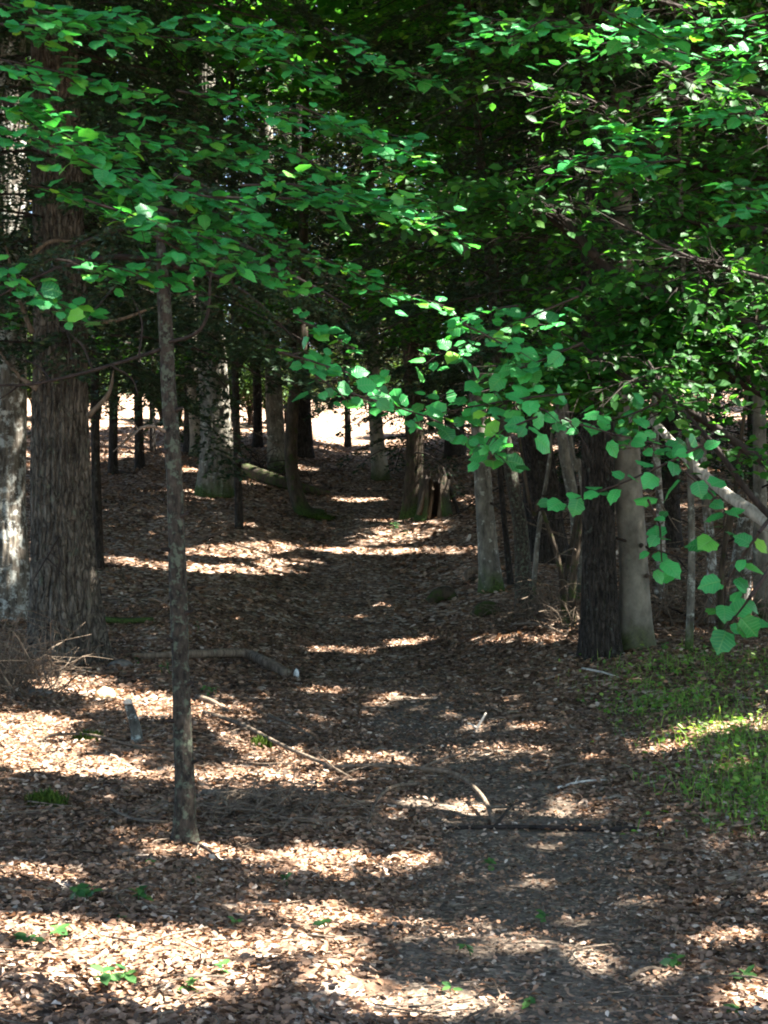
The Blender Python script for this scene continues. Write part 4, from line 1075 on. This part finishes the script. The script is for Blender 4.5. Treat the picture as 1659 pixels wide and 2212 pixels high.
# ------------------------------------------------------------------ hazel sprays hanging in near the camera
def hazel(name, lab, base, trunk, sprays, hub):
    r = thing(name, base, lab, 'tree')
    g = Geo(); tube(g, list(trunk) + [np.array(trunk[-1]) + [.15 * hub[0] * -1, -.1, 1.2], np.array(trunk[-1]) + [.4 * hub[0] * -1, -.1, 2.3]], [.055, .046, .036, .026, .016, .004], 14, 60, .08, seed=4); g.build('trunk', M['grey'], r, base)
    for pts, Yd, leaf, side in sprays:
        mv = sum(q[1] for q in pts) / len(pts)
        P = [at(u, v, Yd + .10 * k) if hub[0] < 0 else at(u, v, Yd + .10 * k) for k, (u, v) in enumerate(pts)]
        gl, gw = Geo(), Geo()
        s0 = P[0]
        # carrying bough from the trunk to where the spray begins
        j = np.array(trunk[-2]) * .5 + np.array(trunk[-1]) * .5
        if abs(s0[0] - j[0]) > .15 and (pts[0][0] < 40 or pts[0][0] > 1600 or pts[0][1] < 0):
            tube(gw, [j, (j + s0) / 2 + [0, 0, .12], s0], [.012, .006], 6, 14, cap=False)
        low = sstep(520, 950, mv)
        broad_twig(gl, gw, P, HZ, leaf * (.74 + .06 * low), .0138 + .0135 * low + (.005 if mv > 1000 else 0), side * (1.25 - .25 * low), .0042, 0 if mv > 1000 else 1, (.05, -.29 - .38 * low, .93 - .2 * low), .26 + .14 * low, .011, .4, True, .42 + .18 * low, .08)
        br = gw.build('branch', M['twig'], r, base)
        gl.build('leaves', M['hazel'], br, base)


LS = [([(-60, 180), (100, 270), (250, 350), (400, 430), (500, 500)], 5.0, .078, .26), ([(-60, 260), (130, 320), (260, 400), (300, 470)], 4.9, .082, .22), ([(260, 380), (450, 425), (640, 430), (820, 455), (990, 505)], 5.1, .074, .20),
      ([(120, 290), (300, 300), (430, 335), (560, 355)], 5.3, .070, .2), ([(-60, 540), (40, 600), (110, 650), (195, 672)], 4.8, .074, .12), ([(120, 560), (230, 575), (330, 590), (425, 615)], 4.9, .070, .12),
      ([(380, 195), (520, 225), (690, 255), (880, 300)], 5.4, .068, .2), ([(640, 225), (780, 290), (930, 350)], 5.4, .070, .16), ([(-40, 50), (160, 60), (400, 85), (560, 110), (710, 165)], 5.2, .072, .2), ([(-40, 0), (120, 30), (290, 40)], 5.0, .078, .22),
      ([(-40, 120), (150, 160), (330, 205)], 5.1, .074, .24), ([(-40, 210), (60, 230), (120, 250)], 4.9, .078, .2), ([(420, 470), (560, 500), (700, 560), (860, 630), (960, 660)], 5.4, .064, .18), ([(480, 540), (560, 580), (660, 630)], 5.3, .062, .10),
      ([(600, 760), (690, 785), (800, 825), (850, 860)], 5.3, .072, .07), ([(760, 850), (860, 880), (960, 915), (1080, 970)], 5.2, .076, .07), ([(640, 690), (700, 715), (765, 755)], 5.3, .066, .07), ([(680, 810), (715, 835), (750, 865)], 5.3, .07, .05),
      ([(180, 430), (330, 480), (440, 510), (500, 540)], 4.8, .082, .16), ([(420, 30), (520, 60), (640, 70)], 5.4, .064, .2), ([(700, 60), (820, 130), (950, 180)], 5.6, .064, .14), ([(520, 400), (660, 400), (800, 430), (900, 430)], 5.0, .074, .18), ([(330, 510), (400, 545), (445, 575)], 4.9, .07, .1),
      ([(300, 250), (420, 290), (520, 310), (640, 330)], 5.5, .066, .2), ([(60, 400), (180, 420), (300, 440)], 5.2, .072, .16), ([(640, 330), (740, 380), (850, 360)], 5.5, .066, .14)]
RS = [([(1250, 640), (1130, 690), (1030, 730), (930, 775)], 5.4, .070, .17), ([(1260, 740), (1140, 790), (1030, 830), (925, 865)], 5.3, .074, .17), ([(1230, 850), (1130, 860), (1010, 880), (915, 900)], 5.2, .078, .14), ([(1160, 900), (1090, 930), (1040, 965), (1085, 985)], 5.1, .082, .09),
      ([(1160, 880), (1260, 920), (1380, 950), (1490, 975)], 5.4, .070, .10), ([(1520, 960), (1400, 1020), (1300, 1060), (1200, 1090)], 5.0, .080, .12), ([(1400, 1080), (1430, 1150), (1425, 1200), (1450, 1240)], 4.9, .080, .08),
      ([(1480, 1020), (1550, 1080), (1570, 1130), (1520, 1180)], 4.9, .084, .07), ([(1640, 1150), (1585, 1230), (1560, 1300), (1600, 1350)], 4.8, .088, .08), ([(1620, 1290), (1590, 1330), (1560, 1360)], 4.8, .09, .07), ([(1700, 10), (1520, 60), (1340, 60), (1150, 55), (1000, 25)], 5.3, .070, .18),
      ([(1700, 130), (1560, 135), (1380, 95), (1190, 145)], 5.2, .074, .17), ([(1700, 240), (1540, 250), (1420, 280), (1310, 285)], 5.2, .076, .15), ([(1470, 345), (1380, 350), (1280, 330), (1170, 395)], 5.1, .076, .08), ([(1700, 465), (1620, 450), (1555, 430)], 5.2, .070, .15), ([(1700, 400), (1630, 410), (1550, 385)], 5.3, .072, .14),
      ([(1300, 20), (1380, 60), (1460, 85)], 5.0, .082, .12), ([(1700, 60), (1600, 90), (1480, 130)], 5.5, .066, .2), ([(1180, 40), (1080, 90), (960, 110)], 5.5, .066, .16), ([(1120, 660), (1060, 670), (1000, 700)], 5.4, .072, .1), ([(1420, 870), (1350, 900), (1290, 905)], 5.5, .064, .1), ([(1000, 700), (1080, 740), (1130, 780)], 5.2, .076, .12)]
bl = np.array([-2.6, 5.4, float(ground(-2.6, 5.4))]); brr = np.array([2.7, 5.6, float(ground(2.7, 5.6))])
hazel('hazel_bush', 'green hazel reaching in from the left with broad toothed leaves on drooping sprays', bl, [bl, bl + [.1, -.05, 1.5], bl + [.25, -.1, 3.0], bl + [.5, -.2, 4.6]], LS, (-1,))
hazel('hazel_bush', 'green hazel reaching in from the right, its lowest leaves hanging before the smooth pale trunk', brr, [brr, brr + [-.1, 0, 1.2], brr + [-.2, -.1, 2.2], brr + [-.35, -.2, 3.4]], RS, (1,))

# ------------------------------------------------------------------ shaded broadleaf tree on the right, behind the hazel
b = np.array([4.4, 13.0, float(ground(4.4, 13.0))])
bt = thing('beech_tree', b, 'dark leafed beech spreading long bare boughs over the right half behind the hazel', 'tree')
g = Geo(); tr_ = [b, b + [-.05, 0, 2], b + [-.1, .1, 4.2], b + [0, .1, 8]]; tube(g, tr_, [.17, .15, .13, .07], 24, 60, .06, 0, .3, 3); g.build('trunk', M['beechbark'], bt, b)
BR = [([(1850, 1080), (1659, 1000), (1540, 920), (1420, 850), (1330, 800), (1250, 740)], 12.2, .030), ([(1850, 800), (1660, 720), (1500, 655), (1400, 622), (1290, 560), (1150, 440), (1050, 430)], 12.6, .036), ([(1400, 622), (1405, 690), (1430, 780)], 12.6, .018),
      ([(1290, 555), (1200, 462), (1130, 462), (1050, 440)], 12.4, .022), ([(1850, 300), (1659, 205), (1480, 160), (1330, 70), (1180, 40)], 12.0, .024), ([(1850, 330), (1659, 250), (1540, 215), (1430, 160)], 11.6, .018), ([(1850, 1250), (1659, 1110), (1540, 960), (1450, 860), (1400, 780)], 11.8, .022),
      ([(1850, 560), (1659, 500), (1500, 480), (1350, 400), (1200, 330)], 12.8, .022), ([(1850, 420), (1600, 380), (1430, 330), (1280, 220), (1120, 180)], 13.2, .022), ([(1850, 660), (1640, 600), (1500, 560), (1330, 480)], 11.6, .018), ([(1850, 940), (1640, 850), (1500, 760), (1380, 700), (1240, 620)], 13.0, .022), ([(1850, 120), (1659, 60), (1450, 10), (1300, -40)], 12.6, .022), ([(1500, 655), (1560, 720), (1600, 800)], 12.5, .014), ([(1330, 800), (1260, 840), (1180, 860)], 12.3, .012)]
for pts, Yd, r in BR:
    P = np.array([at(u, v, Yd + .12 * math.sin(k * 1.7)) for k, (u, v) in enumerate(pts)])
    gw, gl = Geo(), Geo()
    if pts[0][0] > 1800:
        z = min(max(P[0][2], b[2] + 1), b[2] + 7.5); P = np.vstack([[b[0] - .1, b[1], z - .25], P])
    C = tube(gw, P, [r * 1.45, r * 1.1, r * .45], 8, 44, .15, seed=int(r * 900))
    n = len(C)
    for q in range(int(n * .95)):
        c = C[int(rng.uniform(.22, 1) * (n - 1))]
        if rng.random() > sstep(1.9, 3.1, c[2]): continue
        a = rng.uniform(0, 6.28); L = rng.uniform(.35, .95)
        d = np.array([math.cos(a) * .9 - .2, math.sin(a) * .8, rng.uniform(-.35, .3)]); e = c + d * L
        broad_twig(gl, gw, [c, (c + e) / 2 + [0, 0, .03], e - [0, 0, .08 * L]], BE, .102, .042, .30, .005, 1, (0, -.4, .88), .38, .03, .9)
    br_ = gw.build('branch', M['twig'], bt, b)
    gl.build('leaves', M['beech'], br_, b)

# ------------------------------------------------------------------ far firs beyond the sunlit clearing, each a thing
protos = []
for k in range(5):
    g, gt = Geo(), Geo(); H = 20 + 2.2 * k; o0 = np.zeros(3)
    tube(gt, [o0, (rng.normal(0, .2), 0, H * .5), (0, 0, H)], [.26, .17, .03], 12, 30, .1, .05, .3, k)
    brs = []; h = 1.2 + .5 * k
    while h < H - .5:
        for q in range(5): brs.append((h + rng.normal(0, .2), rng.uniform(0, 6.28), (3.6 * (1 - h / H) ** .8 + .4) * rng.uniform(.6, 1.15)))
        h += .75
    fir_sprays(g, o0, brs, .22, .17, 0, .3)
    protos.append((gt, g))
meshes = []
FAR = []
while len(FAR) < 120:
    y = 68 + 74 * rng.random() ** 1.3; x = rng.uniform(-.42, .42) * y
    if all((x - a) ** 2 + (y - c) ** 2 > 8 for a, c in FAR): FAR.append((x, y))
FAR += [(-15, 50), (-17, 57), (-13.5, 62), (25, 52), (27, 58), (26, 63), (-20, 48), (-18, 66), (-15, 70)]
first = {}
for k, (x, y) in enumerate(FAR):
    p = k % 5; z = float(ground(x, y)) - .1
    r = thing('far_fir', (x, y, z), 'dark fir standing beyond the sunlit clearing at the head of the path', 'tree', 'firs beyond the sunlit clearing')
    if p not in first:
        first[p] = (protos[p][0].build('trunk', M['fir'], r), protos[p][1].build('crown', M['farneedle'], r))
    else:
        for s in first[p]:
            c = s.copy(); COL.objects.link(c); c.parent = r
    r.rotation_euler = (0, 0, rng.uniform(0, 6.28)); s = rng.uniform(.85, 1.2); r.scale = (s, s, s)
YF = [(at(u, 900, Y)[0], Y, sc_) for u, Y, sc_ in ((350, 48.5, .17), (395, 50, .2), (425, 53, .2), (500, 49, .14), (545, 51, .22), (600, 50, .2), (690, 57, .10), (890, 49.5, .15), (940, 48.5, .2), (985, 50, .22), (1040, 49, .2), (1090, 51, .25), (1150, 50, .2), (1210, 49, .24), (1270, 50, .2), (1340, 50, .25), (1420, 49, .2), (1500, 51, .25), (1590, 50, .22), (200, 50, .2), (120, 49, .24), (30, 50, .25), (-60, 50, .25), (790, 62, .13), (270, 64, .15), (-30, 48.6, .2), (60, 48.8, .18), (150, 48.4, .2), (185, 51, .25), (225, 49, .14), (90, 52, .26), (365, 52, .24), (410, 48.4, .15), (480, 52, .2), (520, 54, .24), (575, 48.6, .15), (620, 52, .22), (20, 53, .28), (460, 48.5, .13))]
for _ in range(46):
    y = rng.uniform(66, 78); YF.append((rng.uniform(-.3, .3) * y, y, rng.uniform(.14, .3)))
bp_ = []
for k in range(3):
    gs, gl = Geo(), Geo(); o0 = np.zeros(3)
    for q in range(26):
        a = rng.uniform(0, 6.28); h = rng.uniform(.3, 1) ** .7; L = rng.uniform(.5, 1.25) * (1.15 - .6 * h)
        e = np.array([math.cos(a) * L, math.sin(a) * L, 2.6 * h]); m_ = np.array([math.cos(a) * L * .25, math.sin(a) * L * .25, 1.7 * h])
        Cb = tube(gs, [o0 + rng.normal(0, .03, 3) * [1, 1, 0], m_, e], [.016, .012, .004], 5, 10)
        n_ = 95; f = rng.integers(4, 10, n_)
        Pq = Cb[f] + rng.normal(0, .17, (n_, 3)) * [1, 1, .5]
        stamp(gl, BE, Pq, rng.normal(0, .4, (n_, 3)) + [0, 0, .9], rng.normal(0, 1, (n_, 3)) * [1, 1, .3], rng.uniform(.08, .15, n_), rng.random(n_))
    bp_.append((gs, gl))
bfirst = {}
for k, (u, Y_, sc_) in enumerate(((-40, 48.6, 1), (20, 49.5, 1.2), (75, 48.4, .9), (130, 50.2, 1.2), (180, 48.8, 1.0), (212, 51, 1.1), (350, 49, .9), (385, 51, 1.2), (425, 49, 1.0), (470, 50, 1.1), (505, 48.3, .8), (540, 50, 1.2), (580, 48.6, .9), (618, 51, 1.0), (880, 49, .9), (930, 50, 1.2), (975, 48.5, 1.0), (1030, 50, 1.2), (1090, 49, 1.1), (1160, 50, 1.2), (1240, 49, 1.1), (1330, 50, 1.2), (1420, 49, 1.1), (1520, 50, 1.2), (1620, 49, 1.1), (690, 63, .8), (760, 66, 1.1), (820, 64, .9), (300, 64, 1.0), (445, 62, 1.1))):
    x = at(u, 900, Y_)[0]
    r = thing('young_beech', (x, Y_, float(ground(x, Y_)) - .05), 'leafy young beech screening the sunlit clearing at the head of the path', 'tree', 'young beeches around the sunlit clearing')
    if k % 3 not in bfirst: bfirst[k % 3] = (bp_[k % 3][0].build('stems', M['twig'], r), bp_[k % 3][1].build('leaves', M['youngleaf'], r))
    else:
        for s in bfirst[k % 3]:
            c = s.copy(); COL.objects.link(c); c.parent = r
    r.rotation_euler = (0, 0, rng.uniform(0, 6.28)); r.scale = (sc_ * rng.uniform(.9, 1.2),) * 2 + (sc_ * rng.uniform(.7, 1.0),)
for k, (x, y, sc_) in enumerate(YF):
    if y < 56: continue
    r = thing('young_fir', (x, y, float(ground(x, y)) - .05), 'bushy young fir growing around the sunlit clearing at the head of the path', 'tree', 'young firs around the sunlit clearing')
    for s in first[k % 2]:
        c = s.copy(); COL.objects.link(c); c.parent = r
    r.rotation_euler = (0, 0, rng.uniform(0, 6.28)); r.scale = (sc_ * 1.25, sc_ * 1.25, sc_)
print('faces', sum(len(o.data.polygons) for o in SC.objects if o.type == 'MESH'))
